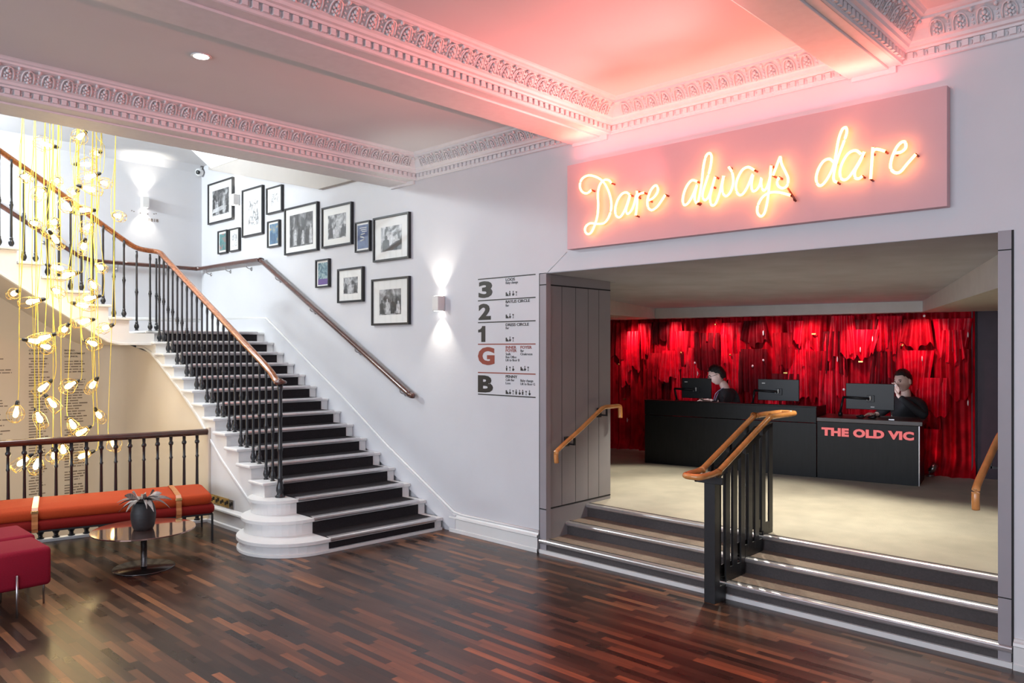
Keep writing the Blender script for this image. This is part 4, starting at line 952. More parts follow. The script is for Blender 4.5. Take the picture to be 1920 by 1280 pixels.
for X in (SL_, SR_):
    for i, y in enumerate(slats):
        top = rz(y)-.060
        part('slat', MB().box(X-.006, X+.006, y-.030, y+.030, stepz(y)+(.0 if i == 0 else .035), top), M['plastic'], ch, bevel=.002)
    part('top_bar', MB().slab([(X-.005, -.17, rz(-.17)-.075), (X-.005, .67, rz(.55)-.070), (X-.005, .67, rz(.55)-.050), (X-.005, .53, rz(.53)-.050), (X-.005, -.17, rz(-.17)-.055)], (.010, 0, 0)), M['plastic'], ch)
for y0, y1, z0, z1 in ((-.165, -.025, 0, .10), (-.02, .245, .113, .20), (.25, .515, .218, .305), (.52, .67, .3235, .41)):
    for X in (SL_, SR_):
        part('base_plate', MB().box(X-.005, X+.005, y0, y1, z0, z1), M['plastic'], ch, bevel=.001)
    part('foot_plate', MB().box(SL_, SR_, y0, y1, z0+.001, z0+.010), M['plastic'], ch)
part('front_post', MB().box(SL_-.006, SR_+.006, -.172, -.160, 0, .80), M['plastic'], ch, bevel=.002)
part('front_head', MB().box(XL_-.05, XR_+.03, -.176, -.160, .775, .820).box(XL_-.05, XL_-.03, -.176, -.160, .775, .84), M['plastic'], ch, bevel=.002)
for y in (-.05, .20, .45):
    for X in (XL_, XR_): part('rail_bracket', MB().box(X-.012, X+.012, y-.02, y+.02, rz(y)-.07, rz(y)-.012), M['plastic'], ch, bevel=.002)
lh = thing('side_handrail', 'orange oak handrail on the left lining of the foyer opening', 'handrail', (-4.0, .4, .8), 'oak handrails on the foyer opening lining')
P_ = [(-3.985, .035, .735), (-3.985, .030, .80), (-3.985, .06, .842), (-3.985, .35, .985), (-3.985, .58, 1.108), (-3.985, .66, 1.142), (-3.985, .78, 1.146), (-3.985, .885, 1.142), (-3.985, .90, 1.10), (-3.985, .90, 1.04)]
part('rail', MB().tube(smooth_path(P_, 5), .019, 10), M['oak'], lh)
for y, z in ((.26, .93), (.70, 1.142)):
    part('bracket', MB().box(-4.07, -4.062, y-.03, y+.03, z-.09, z-.01).box(-4.07, -3.985, y-.006, y+.006, z-.075, z-.062).box(-3.992, -3.978, y-.006, y+.006, z-.075, z-.015), M['plastic'], lh)
rh = thing('side_handrail', 'orange oak handrail emerging from the right lining of the foyer opening', 'handrail', (-1.0, .3, .8), 'oak handrails on the foyer opening lining')
P_ = [(-1.03, -.03, .80), (-1.03, -.035, .87), (-1.03, 0, .925), (-1.03, .22, 1.02), (-1.03, .43, 1.11), (-1.03, .56, 1.15), (-1.03, .75, 1.15)]
part('rail', MB().tube(smooth_path(P_, 5), .020, 10), M['oak'], rh)
for y, z in ((.30, 1.055), (.66, 1.15)):
    part('bracket', MB().box(-.938, -.930, y-.03, y+.03, z-.09, z-.01).box(-1.03, -.93, y-.006, y+.006, z-.075, z-.062).box(-1.037, -1.023, y-.006, y+.006, z-.075, z-.015), M['plastic'], rh)
# ================================================================== reception desk
DO = Vector((-5.055, 2.878, 0)); DE = Vector((.9828, .1846, 0)); DN = Vector((-.1846, .9828, 0))
def DP(s, o, z): return DO+DE*s+DN*o+Vector((0, 0, z))
def dbox(mb, s0, s1, o0, o1, z0, z1): return mb.obox(DP(s0, o0, z0), DE*(s1-s0), DN*(o1-o0), Vector((0, 0, z1-z0)))
dk = thing('reception_desk', 'long black panelled reception desk in front of the red curtain', 'desk', tuple(DP(0, 0, ZF)))
part('front_panel', dbox(MB(), 0, 1.893, 0, .03, ZF, .878), M['desk'], dk, bevel=.002)
part('upper_front', dbox(MB(), 0, 1.893, -.004, .03, .884, 1.040), M['desk'], dk, bevel=.002)
part('ledge', dbox(MB(), -.004, 1.897, -.006, .10, 1.040, 1.054), M['desk'], dk, bevel=.002)
part('worktop', dbox(MB(), 0, 1.893, .03, .50, .985, 1.010), M['desktop'], dk)
for s in (0, 1.865): part('end_panel', dbox(MB(), s, s+.028, .03, .50, ZF, 1.04), M['desk'], dk)
ld = thing('reception_desk', 'lower black desk section lettered THE OLD VIC', 'desk', tuple(DP(1.9, 0, ZF)))
part('front_panel', dbox(MB(), 1.900, 2.832, .004, .034, ZF, .900), M['desk'], ld, bevel=.002)
part('worktop', dbox(MB(), 1.899, 2.862, -.012, .55, .902, .944), M['desktop'], ld, bevel=.004)
part('end_panel', dbox(MB(), 2.804, 2.832, .034, .50, ZF, .900), M['desk'], ld)
part('corner_trim', dbox(MB(), 2.828, 2.836, -.002, .006, ZF, .900), M['steel'], ld)
b = MB(); text_into(b, 'THE OLD VIC', DP(1.947, -.008, .767), DE, (0, 0, 1), .104, .055, .012, width=.842, spacing=1.06)
part('lettering', b, M['coral'], ld)
# monitors
def monitor(s0, s1, z0, z1, o, zt, lab, tilt=0.0, stk=True):
    t = thing('monitor', lab, 'monitor', tuple(DP((s0+s1)/2, o, zt)), 'monitors on the reception desk')
    e = DE*math.cos(tilt)+DN*math.sin(tilt); n = Vector((-e.y, e.x, 0)); w_ = (s1-s0); c = DP(s0, o, z0)
    part('housing', MB().obox(c, e*w_, n*.030, Vector((0, 0, z1-z0))), M['screenback'], t, bevel=.004)
    part('screen', MB().obox(c+e*.008+n*.0302+Vector((0, 0, .010)), e*(w_-.016), n*.001, Vector((0, 0, z1-z0-.02))), M['screenlit'], t)
    m_ = c+e*w_*.52+Vector((0, 0, (z1-z0)*.42))
    part('mount_plate', MB().obox(m_-e*.035-n*.014-Vector((0, 0, .035)), e*.07, n*.014, Vector((0, 0, .07))), M['plastic'], t, bevel=.002)
    mb = MB(); j = m_-n*.03; el = m_-e*.26-n*.02+Vector((0, 0, .01)); ft = DP(s0-.05, o-.02, zt)
    mb.tube([m_-n*.01, j], .012, 8); mb.tube([j, el], .013, 8); mb.tube([el, Vector((ft.x, ft.y, zt+.03))], .012, 8); mb.cyl(ft, ft+Vector((0, 0, .04)), .022, n=10)
    part('arm', mb, M['plastic'], t)
    mb = MB().cyl(m_-n*.034-Vector((0, 0, .015)), m_-n*.034+Vector((0, 0, .03)), .009, n=8); mb.ell(m_-n*.03-e*.03-Vector((0, 0, .01)), (.008, .008, .008), 8, 5)
    part('joint', mb, M['whiteplastic'], t)
    if stk: part('sticker', MB().obox(c+e*w_*(.10 if stk is True else .52)-n*.0012+Vector((0, 0, (z1-z0)*(.78 if stk is True else .08))), e*.035, n*.001, Vector((0, 0, .012))), M['whiteplastic'], t)
M['screenlit'] = emat('lit monitor screen', (.75, .85, 1.0), 3.0)
monitor(.335, .680, 1.072, 1.305, .30, 1.012, 'dark monitor at the left end of the desk beside the man looking left', .05)
monitor(1.217, 1.655, 1.078, 1.312, .30, 1.012, 'dark monitor in the middle of the desk, right of the man looking left', 0)
monitor(2.125, 2.580, 1.020, 1.288, .30, .946, 'dark monitor above the lettered desk, hiding part of the man on the phone', .02, 2)
t = thing('keyboard', 'black keyboard on the left desk by the hands of the man looking left', 'keyboard', tuple(DP(.62, .36, 1.012)))
part('case', dbox(MB(), .42, .74, .36, .47, 1.011, 1.024), M['plastic'], t, bevel=.002); part('keys', dbox(MB(), .43, .73, .368, .462, 1.024, 1.030), M['screenback'], t)
t = thing('card_stand', 'small clear card stand on the lower desk beside the man on the phone', 'stand', tuple(DP(2.58, .06, .945)))
part('foot', dbox(MB(), 2.56, 2.61, .05, .09, .945, .953), M['steel'], t); part('stem', MB().cyl(DP(2.585, .07, .953), DP(2.585, .07, 1.015), .004, n=6), M['steel'], t)
for s, lab in ((2.29, 'small dark telephone handset lying left on the lower desk'), (2.40, 'small dark hand stamp right of the handset on the lower desk')):
    t = thing('desk_item', lab, 'desk item', tuple(DP(s, .12, .945)))
    part('body', MB().ell(DP(s, .12, .958), (.045, .025, .014), 12, 6), M['plastic'], t); part('grip', MB().ell(DP(s+.015, .12, .972), (.022, .012, .009), 10, 6), M['skin'] if 0 else M['screenback'], t)
up_ = on_z(1744, 893, ZF)
t = thing('floor_uplight', 'small chrome floor uplight by the right end of the desk', 'uplight', tuple(up_))
part('base', MB().cyl(up_, up_+Vector((0, 0, .02)), .04, n=14), M['steel'], t)
part('head', MB().cyl(up_+Vector((0, 0, .05)), up_+Vector((.04, .05, .12)), .030, .036, n=14), M['steel'], t)
part('bracket', MB().box(up_.x-.005, up_.x+.005, up_.y-.03, up_.y+.03, ZF+.02, ZF+.06), M['steel'], t)
# ================================================================== people
def skin_into(mb, pts, edges, radii, sub=2, root=0):
    me = bpy.data.meshes.new('s'); me.from_pydata([tuple(p) for p in pts], edges, []); ob = bpy.data.objects.new('s', me); COL.objects.link(ob)
    md = ob.modifiers.new('skin', 'SKIN'); md.use_smooth_shade = True
    for i, r in enumerate(radii):
        rr = r if isinstance(r, tuple) else (r, r); me.skin_vertices[0].data[i].radius = rr
    me.skin_vertices[0].data[root].use_root = True
    sb = ob.modifiers.new('sub', 'SUBSURF'); sb.levels = sub; sb.render_levels = sub
    ev = ob.evaluated_get(bpy.context.evaluated_depsgraph_get()); m2 = ev.to_mesh()
    mb.add([v.co.copy() for v in m2.vertices], [list(p.vertices) for p in m2.polygons], True); ev.to_mesh_clear()
    bpy.data.objects.remove(ob); bpy.data.meshes.remove(me)
def head_into(mb, c, yaw, pitch, roll=0, hs=1.0):
    """face looks along local +Y"""
    R = (Matrix.Rotation(yaw, 3, 'Z') @ Matrix.Rotation(pitch, 3, 'X') @ Matrix.Rotation(roll, 3, 'Y'))
    n, m = 40, 30; v = []
    def shape(a, b):
        x = math.sin(a)*math.cos(b); y = math.sin(a)*math.sin(b); z = math.cos(a)
        X, Y, Z = x*.074, y*.094, z*.113
        if z < 0:
            k = -z; X *= 1-.30*k*k; Y = Y*(1-.20*k) if y > 0 else Y*(1-.45*k)
            if y > 0: Y += .006*k
        if y > .2:
            fx = abs(X); 
            Y += .022*math.exp(-(X/.010)**2-((Z+.020)/.017)**2)+.010*math.exp(-(X/.008)**2-((Z-.006)/.020)**2)      # nose
            Y += .005*math.exp(-((Z-.030)/.009)**2-(X/.045)**2)                                                # brow
            Y -= .010*math.exp(-((fx-.030)/.013)**2-((Z-.010)/.010)**2)                                        # sockets
            Y += .007*math.exp(-(X/.020)**2-((Z+.052)/.006)**2)-.005*math.exp(-(X/.024)**2-((Z+.059)/.0025)**2)+.006*math.exp(-(X/.018)**2-((Z+.066)/.006)**2)
            Y += .008*math.exp(-(X/.020)**2-((Z+.094)/.012)**2)                                                # chin
        return Vector((X, Y, Z))
    for i in range(1, m):
        for k in range(n): v.append(c+R @ (shape(PI*i/m, 2*PI*k/n)*hs))
    v += [c+R @ Vector((0, 0, .113*hs)), c+R @ Vector((0, .01, -.113*hs))]; T = len(v)-2
    f = [(i*n+k, (i+1)*n+k, (i+1)*n+(k+1) % n, i*n+(k+1) % n) for i in range(m-2) for k in range(n)]
    f += [(T, k, (k+1) % n) for k in range(n)]+[(T+1, (m-2)*n+(k+1) % n, (m-2)*n+k) for k in range(n)]
    mb.add(v, f, True)
    for sx in (-1, 1):
        mb.ell(c+R @ (Vector((sx*.076, -.008, -.008))*hs), (.008*hs, .017*hs, .030*hs), 8, 6, R @ Matrix.Rotation(sx*.25, 3, 'Z'))
    return R
def hair_mesh(c, R, hs=1.0, fringe=.02):
    mb = MB(); n, m = 36, 14; v = []; rr = random.Random(2)
    for i in range(m+1):
        for k in range(n):
            b = 2*PI*k/n; y = math.sin(b); lim = .31 if y > .62 else .36 if y > .3 else .44 if y > -.05 else .56 if y > -.3 else .68
            a = PI*lim*i/m; w = 1.045+.012*math.sin(9*b+i)+.015*rr.random()
            X = math.sin(a)*math.cos(b)*.076*w; Y = math.sin(a)*math.sin(b)*.096*w+(.004 if y > .3 else -.004); Z = math.cos(a)*.117*w+.006
            if a/PI > .5: X *= .98
            v.append(c+R @ (Vector((X, Y, Z))*hs))
    f = [(i*n+k, (i+1)*n+k, (i+1)*n+(k+1) % n, i*n+(k+1) % n) for i in range(m) for k in range(n)]
    return mb.add(v, f, True)
def hand_into(mb, w, fwd, side, curl, s=1.0, thumb=1):
    """palm from wrist w along fwd; side points to the thumb"""
    fwd = Vector(fwd).normalized(); side = (Vector(side)-fwd*Vector(side).dot(fwd)).normalized(); nrm = fwd.cross(side)*thumb
    w = Vector(w)
    pts = [w, w+fwd*.030*s, w+fwd*.062*s]; skin_into(mb, pts, [(0, 1), (1, 2)], [(.024*s, .017*s), (.030*s, .015*s), (.036*s, .013*s)], 2)
    mb.ell(w+fwd*.055*s, (.040*s, .016*s, .042*s), 10, 7, Matrix((side, nrm, fwd)).transposed())
    for i, (o, L) in enumerate(((.030, .072), (.011, .080), (-.009, .074), (-.028, .058))):
        p = w+fwd*.075*s+side*o*s; d = fwd.copy(); q = [p-d*.02*s]; rad = [.0095*s]; q.append(p); rad.append(.0095*s)
        for j, fr in enumerate((.42, .32, .26)):
            d = (Matrix.Rotation(curl*(.8+.2*i), 3, side) @ d).normalized(); p = p+d*L*fr*s; q.append(p); rad.append((.0088-.0010*j)*s)
        skin_into(mb, q, [(a, a+1) for a in range(len(q)-1)], rad, 1)
    p = w+fwd*.022*s+side*.026*s; d = (fwd*.55+side*.75-nrm*.25*thumb).normalized(); q = [p-d*.015*s, p, p+d*.034*s, p+(d*.5+fwd*.6).normalized()*.060*s]
    skin_into(mb, q, [(0, 1), (1, 2), (2, 3)], [.012*s, .012*s, .0105*s, .0085*s], 1)
def person(lab, s, o, head, yaw, pitch, hip, sh, hands, hfw, hsd, curls, hs=1.0, roll=0):
    base = DP(s, o, ZF); t = thing('person', lab, 'person', tuple(base))
    body = MB(); R = head_into(body, head, yaw, pitch, roll, hs)
    nb = Vector(sh)+Vector((0, 0, .035)); nt_ = head+R @ Vector((0, -.022, -.075))
    skin_into(body, [nb-Vector((0, 0, .05)), nb+(nt_-nb)*.35, nt_], [(0, 1), (1, 2)], [.062, .052, .050], 2)
    f = Vector((math.sin(-hip[1]), math.cos(hip[1]), 0)); r = Vector((f.y, -f.x, 0)); pel = Vector(hip[0])
    cl = MB(); chest = pel+(Vector(sh)-pel)*.62
    pts = [pel, pel+(Vector(sh)-pel)*.33, chest, Vector(sh), Vector(sh)+Vector((0, 0, .04))]
    rad = [(.150, .110), (.140, .105), (.165, .115), (.125, .085), (.062, .060)]; ed = [(0, 1), (1, 2), (2, 3), (3, 4)]
    arms = []
    for k, sx in enumerate((-1, 1)):
        sp_ = Vector(sh)+r*sx*.175+Vector((0, 0, -.035)); wr_ = Vector(hands[k]); mid = (sp_+wr_)/2
        dd = (wr_-sp_).length; off = math.sqrt(max(.0, .27**2-(dd/2)**2)) if dd < .54 else .02
        el = mid+(r*sx*.75+Vector((0, 0, -.65))).normalized()*off
        i0 = len(pts); pts += [sp_, (sp_+el)/2, el, (el+wr_)/2, wr_-(wr_-el).normalized()*.015]; rad += [.066, .054, .046, .042, .033]
        ed += [(3, i0), (i0, i0+1), (i0+1, i0+2), (i0+2, i0+3), (i0+3, i0+4)]; arms.append((el, wr_))
        hp = pel+r*sx*.095; kn = hp+f*.40+Vector((0, 0, -.02)); an = Vector((kn.x, kn.y, ZF+.06))+f*-.03
        i0 = len(pts); pts += [hp, (hp+kn)/2, kn, (kn+an)/2, an]; rad += [.092, .080, .062, .052, .038]
        ed += [(0, i0), (i0, i0+1), (i0+1, i0+2), (i0+2, i0+3), (i0+3, i0+4)]
        sh_ = MB().ell(an+f*.06-Vector((0, 0, .03)), (.045, .12, .032), 12, 7, Matrix.Rotation(hip[1], 3, 'Z')); part('shoe', sh_, M['plastic'], t)
    skin_into(cl, pts, ed, rad, 2)
    for k in range(2):
        el, wr_ = arms[k]; d = (wr_-el).normalized()
        sp0 = Vector(sh)+r*(-1, 1)[k]*.15+Vector((0, 0, -.03))
        skin_into(body, [Vector(sh)-Vector((0, 0, .01)), sp0, el, wr_-d*.07, wr_, wr_+Vector(hfw[k]).normalized()*.03], [(0, 1), (1, 2), (2, 3), (3, 4), (4, 5)], [.045, .045, .036, .027, .023, .022], 1)
        hand_into(body, wr_+Vector(hfw[k]).normalized()*.015, hfw[k], hsd[k], curls[k], .92, 1 if k == 0 else -1)
    part('body', body, M['skin'], t); part('clothing', cl, M['cloth'], t)
    part('hair', hair_mesh(head, R, hs), M['hair'], t)
    for sx in (-1, 1):
        e = MB().ell(head+R @ (Vector((sx*.030, .078, .010))*hs), (.011*hs, .006*hs, .006*hs), 8, 6, R); part('eye', e, M['eye'], t)
        e = MB().tube([head+R @ (Vector((sx*(.030+q), .092-.010*abs(q)/.018-(.004 if q*1 > 0 else 0), .027+.003*(1-abs(q)/.018)))*hs) for q in (-.018, 0, .018)], .0035, 5); part('eyebrow', e, M['hair'], t)
    return t, R
M['eye'] = mat('dark eye', (.02, .012, .01), .2)
seat_h = ZF+.46
# man looking down to the left
h1 = DP(.655, .60, 1.335)
yaw1 = math.atan2(DE.y, DE.x)+PI/2+PI-.0
f1 = (-DE*.86-DN*.45).normalized(); yaw_f = math.atan2(-f1.x, f1.y)
t1, R1 = person('man in black with glasses and lanyard looking down left behind the desk', .80, .70, h1, yaw_f, -.38,
   (DP(.86, .73, seat_h+.02), yaw_f-.0), DP(.755, .66, 1.135), [DP(.66, .40, 1.045), DP(.60, .46, 1.045)],
   [-DE*.8-DN*.5, -DE*.9-DN*.3], [DN*1.0-DE*.3, -DN*1.0], [.35, .35])
gl = MB()
for sx in (-1, 1):
    c_ = h1+R1 @ Vector((sx*.031, .101, .008)); gl.tube([c_+R1 @ Vector((.021*math.cos(a), 0, .015*math.sin(a))) for a in [2*PI*i/12 for i in range(12)]], .0022, 5, closed=True)
    gl.tube([h1+R1 @ Vector((sx*.052, .100, .012)), h1+R1 @ Vector((sx*.078, .0, .012))], .0020, 5)
gl.tube([h1+R1 @ Vector((-.010, .104, .012)), h1+R1 @ Vector((.010, .104, .012))], .002, 5)
part('glasses', gl, M['plastic'], t1)
sh1 = DP(.755, .66, 1.135); ln = MB()
ff = f1
for sx in (-1, 1): ln.tube(smooth_path([sh1+Vector((0, 0, .06))+DN*sx*.05, sh1+ff*.115+DN*sx*.045+Vector((0, 0, -.02)), sh1+ff*.155+Vector((0, 0, -.20))], 4), .006, 5)
part('lanyard', ln, mat('pale lanyard', (.25, .22, .32), .6), t1)
# man on the phone
h2 = DP(2.630, .60, 1.312)
f2 = (-DE*.55-DN*.83).normalized(); yaw2 = math.atan2(-f2.x, f2.y)
t2, R2 = person('man in black holding a white phone to his mouth behind the right monitor', 2.70, .72, h2, yaw2, -.20,
   (DP(2.63, .70, seat_h), yaw2), DP(2.655, .63, 1.105), [DP(2.60, .445, 1.165), DP(2.42, .36, .975)],
   [Vector((0, 0, 1))-DE*.25+DN*.25, -DE*.9-DN*.3], [DE*.6-DN*.6, -DN*1.0], [.42, .35])
ph = DP(2.575, .455, 1.20)
t = thing('telephone', 'small white phone held at the mouth of the man behind the right monitor', 'phone', tuple(ph))
part('case', MB().obox(ph, DE*.012-DN*.004, DN*.010, Vector((-.004, 0, .075))), M['whiteplastic'], t, bevel=.002)
part('earpiece', MB().ell(ph+Vector((-.002, 0, .07)), (.010, .008, .012), 8, 6), M['whiteplastic'], t)
for nm_s, nm_o, lab in ((.86, .60, 'dark office chair under the man looking left'), (2.60, .58, 'dark office chair under the man on the phone')):
    c0 = DP(nm_s, nm_o, 0); t = thing('office_chair', lab, 'chair', (c0.x, c0.y, ZF), 'office chairs behind the desk')
    part('seat', MB().lathe((c0.x, c0.y, ZF+.33), [(.17, 0), (.20, .01), (.205, .03), (.18, .045)], 18), M['plastic'], t)
    part('column', MB().cyl((c0.x, c0.y, ZF+.04), (c0.x, c0.y, ZF+.33), .025, n=10), M['steel'], t)
    part('base', MB().lathe((c0.x, c0.y, ZF), [(.21, 0), (.21, .012), (.05, .05)], 18), M['plastic'], t)
# ================================================================== the red curtain
CPt = Vector((-6.219, 3.783, 0)); CE = Vector((.9907, .1354, 0)); CN = Vector((.1354, -.9907, 0))   # CN: towards the viewer
def CQ(s, d, z): return CPt+CE*s+CN*d+Vector((0, 0, z))
ct = thing('curtain', 'crimson velvet curtain of overlapping drapes behind the reception desk', 'curtain', tuple(CQ(2.1, 0, ZF)))
def fold(s, z): return .026*math.sin(s*37+1.2*math.sin(s*5))+.018*math.sin(s*71+2.1*math.sin(s*3.1+z))+.012*math.sin(s*13+z*1.5)
mb = MB(); NS, NZ = 420, 26; v = []
SW = 4.27
for j in range(NZ+1):
    z = ZF+(2.035-ZF)*j/NZ
    for i in range(NS+1):
        s = -.35+(SW+.33)*i/NS; k = max(0, (ZF+.20-z)/.20)
        v.append(CQ(s+.03*k*math.sin(9*s), .03+fold(s, z)+.07*k*k*(1+.6*math.sin(s*11)), z))
mb.add(v, [(j*(NS+1)+i, j*(NS+1)+i+1, (j+1)*(NS+1)+i+1, (j+1)*(NS+1)+i) for j in range(NZ) for i in range(NS)], True)
part('backcloth', mb, M['curtain'], ct)
rc = random.Random(11)
def drape(s0, w0, z0, h, d0, kind, mt):
    """one hanging piece of cloth with its own folds, pinched top and uneven hem"""
    mb = MB(); n, m = max(10, int(w0/.012)), 14; v = []; ph_ = rc.uniform(0, 6); fr = rc.uniform(55, 100); sw = rc.uniform(-.25, .25)
    for j in range(m+1):
        q = j/m
        for i in range(n+1):
            p = i/n-.5; fl_ = (.80+.28*q) if kind == 0 else (1.12-.35*q) if kind == 1 else 1.0
            s = s0+p*w0*fl_+sw*.12*q*h; hem = .035*math.sin(p*9+ph_)*q+.02*math.sin(p*23+ph_)*q
            zz = z0-h*q+hem; am = .016+.018*q
            d = d0+am*math.sin(p*w0*fr+ph_)+.008*math.sin(p*w0*fr*2.3+q*3)+(.02*math.sin(q*PI) if kind == 2 else 0)
            d -= .03*(abs(p)*2)**4
            v.append(CQ(s, d, zz))
    o = len(v); v += [p_-CN*.004 for p_ in v]
    f = [(j*(n+1)+i, j*(n+1)+i+1, (j+1)*(n+1)+i+1, (j+1)*(n+1)+i) for j in range(m) for i in range(n)]
    f2_ = [tuple(x+o for x in reversed(q)) for q in f]
    mb.add(v, f+f2_, True); return part('drape', mb, mt, ct)
MT = [M['curtain'], M['curtain2'], M['curtain3'], M['curtain2']]
k = 0
for row, (zt, hh) in enumerate(((2.03, .42), (1.88, .50), (1.66, .55), (1.42, .60), (1.15, .55), (.88, .50))):
    s = .05+.07*row
    while s < SW-.12:
        w0 = rc.uniform(.13, .34)
        if rc.random() < (.74 if row < 3 else .5) and s+w0 < SW-.05:
            h = hh*rc.uniform(.6, 1.15); h = min(h, zt-ZF-.02)
            drape(s+w0/2, w0, zt-rc.uniform(0, .08), h, .075+.012*((k*7) % 5), k % 3, MT[(k*5+row) % 4] if row < 3 else MT[(k*5) % 3]); k += 1
        s += w0*rc.uniform(.75, 1.1)
    if k > 88: break
# cords and belts knotted between the drapes
for j in range(0):
    s = .5+j*1.3; z = rc.uniform(1.2, 1.8); mb = MB()
    mb.tube(smooth_path([CQ(s, .13, z), CQ(s+.10, .15, z-.08*rc.random()), CQ(s+.22, .14, z+.02), CQ(s+.30, .13, z-.05)], 5), .006, 6)
    part('cord', mb, M['curtain2'], ct)
# small shining ornaments pinned on the curtain
ORN = [(1341, 608, 'brass'), (1160, 683, 'brass'), (1277, 661, 'brass'), (1303, 680, 'white'), (1318, 659, 'tall'), (1308, 700, 'tall'), (1431, 624, 'tall'), (1369, 665, 'brass'), (1411, 686, 'white'), (1431, 675, 'white'), (1473, 700, 'wide'), (1526, 627, 'wide'), (1733, 592, 'white'), (1636, 635, 'tall'), (1692, 647, 'brass'), (1613, 655, 'tall'), (1614, 679, 'wide'), (1729, 672, 'tall'), (1815, 627, 'tall'), (1815, 755, 'tall'), (1582, 730, 'white'), (1172, 749, 'wide'), (1176, 787, 'tall'), (1570, 673, 'tall')]
wit = {'brass': ('brass_pin', 'small round brass pin'), 'white': ('pearl_pin', 'small white pearl pin'), 'tall': ('glass_drop', 'slender hanging glass drop'), 'wide': ('brass_bar', 'short bright horizontal bar')}
num = {}
for u, v_, kd in ORN:
    d = _ray(u, v_); pl0 = CQ(0, .165, 0); tt = (CN.x*(pl0.x-CAM[0])+CN.y*(pl0.y-CAM[1]))/(CN.x*d[0]+CN.y*d[1])
    p = Vector((CAM[0]+tt*d[0], CAM[1]+tt*d[1], EYE+tt*d[2])); num[kd] = num.get(kd, 0)+1
same = sorted([o for o in ORN], key=lambda o: o[0]); cnt = {}
ordn = ['first', 'second', 'third', 'fourth', 'fifth', 'sixth', 'seventh', 'eighth', 'ninth', 'tenth', 'eleventh', 'twelfth']
for u, v_, kd in same:
    d = _ray(u, v_); pl0 = CQ(0, .135, 0); tt = (CN.x*(pl0.x-CAM[0])+CN.y*(pl0.y-CAM[1]))/(CN.x*d[0]+CN.y*d[1])
    p = Vector((CAM[0]+tt*d[0], CAM[1]+tt*d[1], EYE+tt*d[2])); i = cnt.get(kd, 0); cnt[kd] = i+1
    nm_, wd_ = wit[kd]; lab = '%s on the red curtain, %s from the left of its kind' % (wd_, ordn[i])
    mb = MB()
    if kd in ('brass', 'white'): mb.ell(p, (.014, .010, .014), 10, 6)
    elif kd == 'tall': mb.lathe(p-Vector((0, 0, .03)), [(.002, 0), (.006, .012), (.006, .040), (.002, .058)], 8)
    else: mb.obox(p-CE*.022, CE*.044, CN*.010, Vector((0, 0, .014)))
    mb.cyl(p, p-CN*.045, .003, n=5)
    o = part(nm_, mb, M['gold'] if kd in ('brass', 'wide') else M['whiteplastic'], None); tag(o, lab, 'ornament', 'ornaments pinned on the curtain')
# ================================================================== hanging bulbs
PEND = [((100, 274), (84, 270), 0), ((158, 250), (156, 258), 0), ((187, 285), (172, 282), 1), ((147, 308), (161, 308), 0), ((108, 336), (117, 342), 1), ((181, 327), (166, 331), 2), ((189, 342), (205, 347), 2), ((153, 350), (170, 355), 1), ((144, 358), (128, 356), 1), ((41, 330), (59, 336), 2), ((82, 356), (81, 364), 0), ((134, 395), (133, 389), 0), ((172, 394), (159, 394), 1), ((214, 403), (230, 408), 2), ((103, 412), (112, 419), 1), ((58, 417), (76, 422), 1), ((104, 425), (101, 433), 0), ((96, 438), (98, 447), 1), ((171, 420), (170, 427), 0), ((159, 452), (148, 459), 1), ((183, 498), (198, 503), 1), ((94, 498), (109, 502), 2), ((142, 512), (127, 515), 1), ((170, 527), (183, 536), 1), ((33, 546), (14, 548), 1), ((76, 562), (59, 565), 1), ((100, 542), (117, 547), 2), ((141, 569), (156, 572), 1), ((170, 600), (158, 603), 2), ((181, 556), (168, 559), 1), ((127, 610), (111, 616), 1), ((208, 610), (189, 613), 1), ((164, 640), (184, 644), 0), ((50, 637), (61, 639), 0), ((97, 628), (78, 633), 2), ((76, 648), (98, 650), 0), ((92, 717), (78, 727), 2), ((142, 716), (134, 722), 0), ((180, 712), (166, 722), 1), ((89, 745), (102, 756), 2), ((32, 759), (28, 774), 0), ((69, 772), (82, 783), 2), ((131, 786), (145, 795), 1), ((180, 769), (180, 778), 1), ((164, 803), (153, 810), 1), ((208, 823), (209, 833), 0), ((117, 834), (128, 841), 1), ((170, 848), (152, 855), 1), ((100, 844), (94, 855), 0), ((55, 856), (38, 867), 2), ((72, 858), (73, 870), 0)]
def shared(name, mb, m):
    me = bpy.data.meshes.new(name); me.from_pydata(mb.v, [], mb.f); me.materials.append(m)
    for p, s in zip(me.polygons, mb.sm): p.use_smooth = s
    return me
sock = shared('socket', MB().lathe((0, 0, -.045), [(.008, 0), (.013, .006), (.017, .012), (.019, .03), (.019, .050), (.015, .056)], 12), M['plastic'])
bulb = shared('bulb', MB().lathe((0, 0, .0), [(.012, .008), (.012, .02), (.015, .036), (.020, .056), (.021, .072), (.018, .088), (.010, .098), (.003, .101)], 14), M['bulb'])
cages = []
for prof in ([(.020, .0), (.048, .030), (.064, .070), (.056, .110), (.026, .138), (.004, .145)], [(.020, .0), (.032, .030), (.044, .070), (.048, .115), (.030, .150), (.004, .158)], [(.020, .0), (.036, .025), (.046, .06), (.044, .125), (.040, .140), (.004, .142)]):
    mb = MB()
    for q in range(6):
        a = PI*q/3; mb.tube([(r*math.cos(a), r*math.sin(a), z) for r, z in prof], .0017, 4)
    for r, z in (prof[2], prof[0], prof[4]): mb.tube([(r*math.cos(a), r*math.sin(a), z) for a in [2*PI*i/16 for i in range(16)]], .0017, 4, up=None, closed=True) if 0 else mb.tube([(r*math.cos(a), r*math.sin(a), z) for a in [2*PI*i/16 for i in range(16)]], .0017, 4, closed=True)
    cages.append(shared('cage', mb, M['gold']))
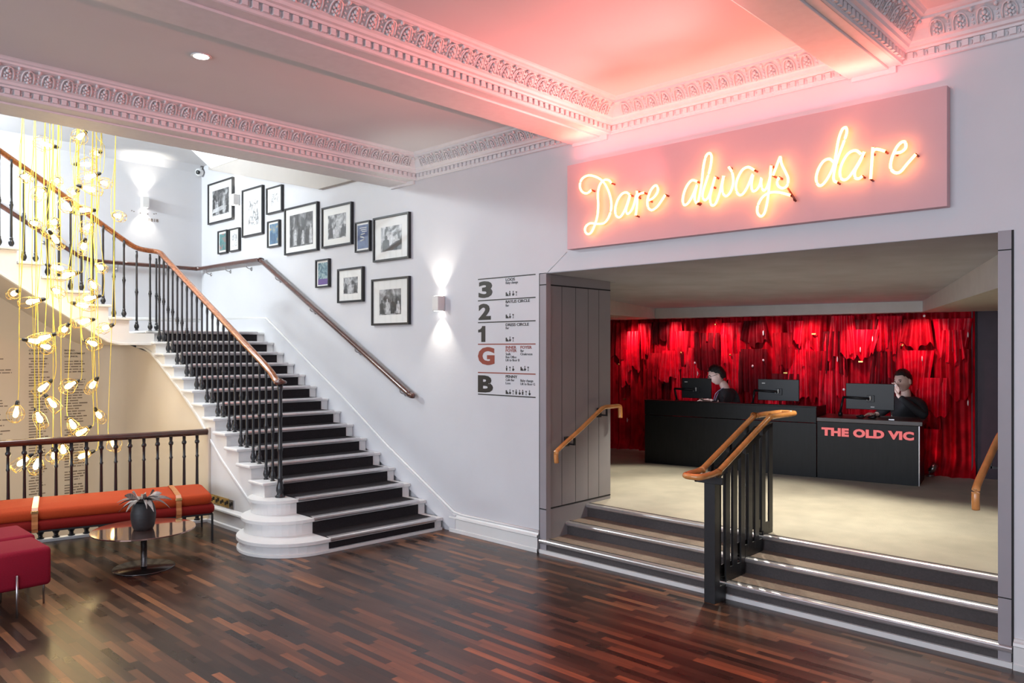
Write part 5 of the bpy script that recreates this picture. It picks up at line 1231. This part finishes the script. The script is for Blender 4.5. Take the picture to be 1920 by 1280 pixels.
zones = [(300, 'high up beneath the beam'), (345, 'above the upper stair handrail'), (400, 'crossing the upper stair handrail'), (465, 'before the upper balusters'), (530, 'in front of the upper stair treads'), (585, 'along the string of the upper flight'), (660, 'over the top of the donor lettering'), (735, 'over the middle of the donor lettering'), (815, 'just above the rail behind the bench'), (999, 'seen through the railing')]
zl = {}
for s_, b_, c_ in PEND:
    for vmax, z_ in zones:
        if b_[1] < vmax: zl.setdefault(z_, []).append((b_[0], s_, b_, c_)); break
COLS = (43, 66, 86, 94, 100, 110, 149, 157, 175, 181, 190, 218)
rp_ = random.Random(8); kk = 0
for z_, lst in zl.items():
    lst.sort()
    for i, (_, s_, b_, c_) in enumerate(lst):
        X = -7.98+.16*math.sin(kk*2.4); kk += 1
        S = on_x(s_[0], s_[1], X); B_ = on_x(b_[0], b_[1], X); d = B_-S; L = .072
        cv = Vector((FW[0], FW[1], 0)); d = d-cv*d.dot(cv)
        if d.length < L: d = d-cv*math.sqrt(max(0, L*L-d.length**2))*(.9 if kk % 3 else -.9)
        d.normalize()
        dirw = 'pointing left' if b_[0] < s_[0]-6 else 'pointing right' if b_[0] > s_[0]+6 else 'hanging straight'
        pos_ = ('leftmost' if i == 0 else 'rightmost' if i == len(lst)-1 else ordn[i]+' from the left')
        t = thing('pendant_lamp', 'caged bulb %s, %s %s' % (dirw, pos_, z_), 'pendant lamp', tuple(S), 'caged bulbs on yellow flex in the stairwell')
        q = Vector((0, 0, 1)).rotation_difference(d)
        for nm_, me in (('socket', sock), ('bulb', bulb), ('cage', cages[c_])):
            o = bpy.data.objects.new(nm_, me); COL.objects.link(o); o.parent = t; o.rotation_mode = 'QUATERNION'; o.rotation_quaternion = q; o.scale = (.95 if nm_ == 'socket' else 1.15,)*3
        tu = min(COLS, key=lambda c: abs(c-s_[0]-4)); T0 = on_x(tu, 246, S.x); TP = Vector((T0.x, T0.y, 4.02)); TP.y = S.y+(TP.y-S.y)*1.0
        a = S-d*.045; w_ = rp_.uniform(-.006, .006)
        pth = [a, a-d*.02+Vector((0, 0, .02)), a-d*.02+Vector((w_, w_, .25)), (S+TP)/2+Vector((w_*1.5, -w_, 0)), TP]
        part('flex', MB().tube(smooth_path(pth, 3), .0028, 5), M['yellow'], t)
cn = MB().lathe((-7.98, -2.25, 3.99), [(.40, .03), (.42, .02), (.42, .0), (.38, -.005)], 30)
tc_ = part('ceiling_canopy', cn, M['whiteplastic'], None); tag(tc_, 'round white canopy at the top of the yellow flexes', 'canopy')
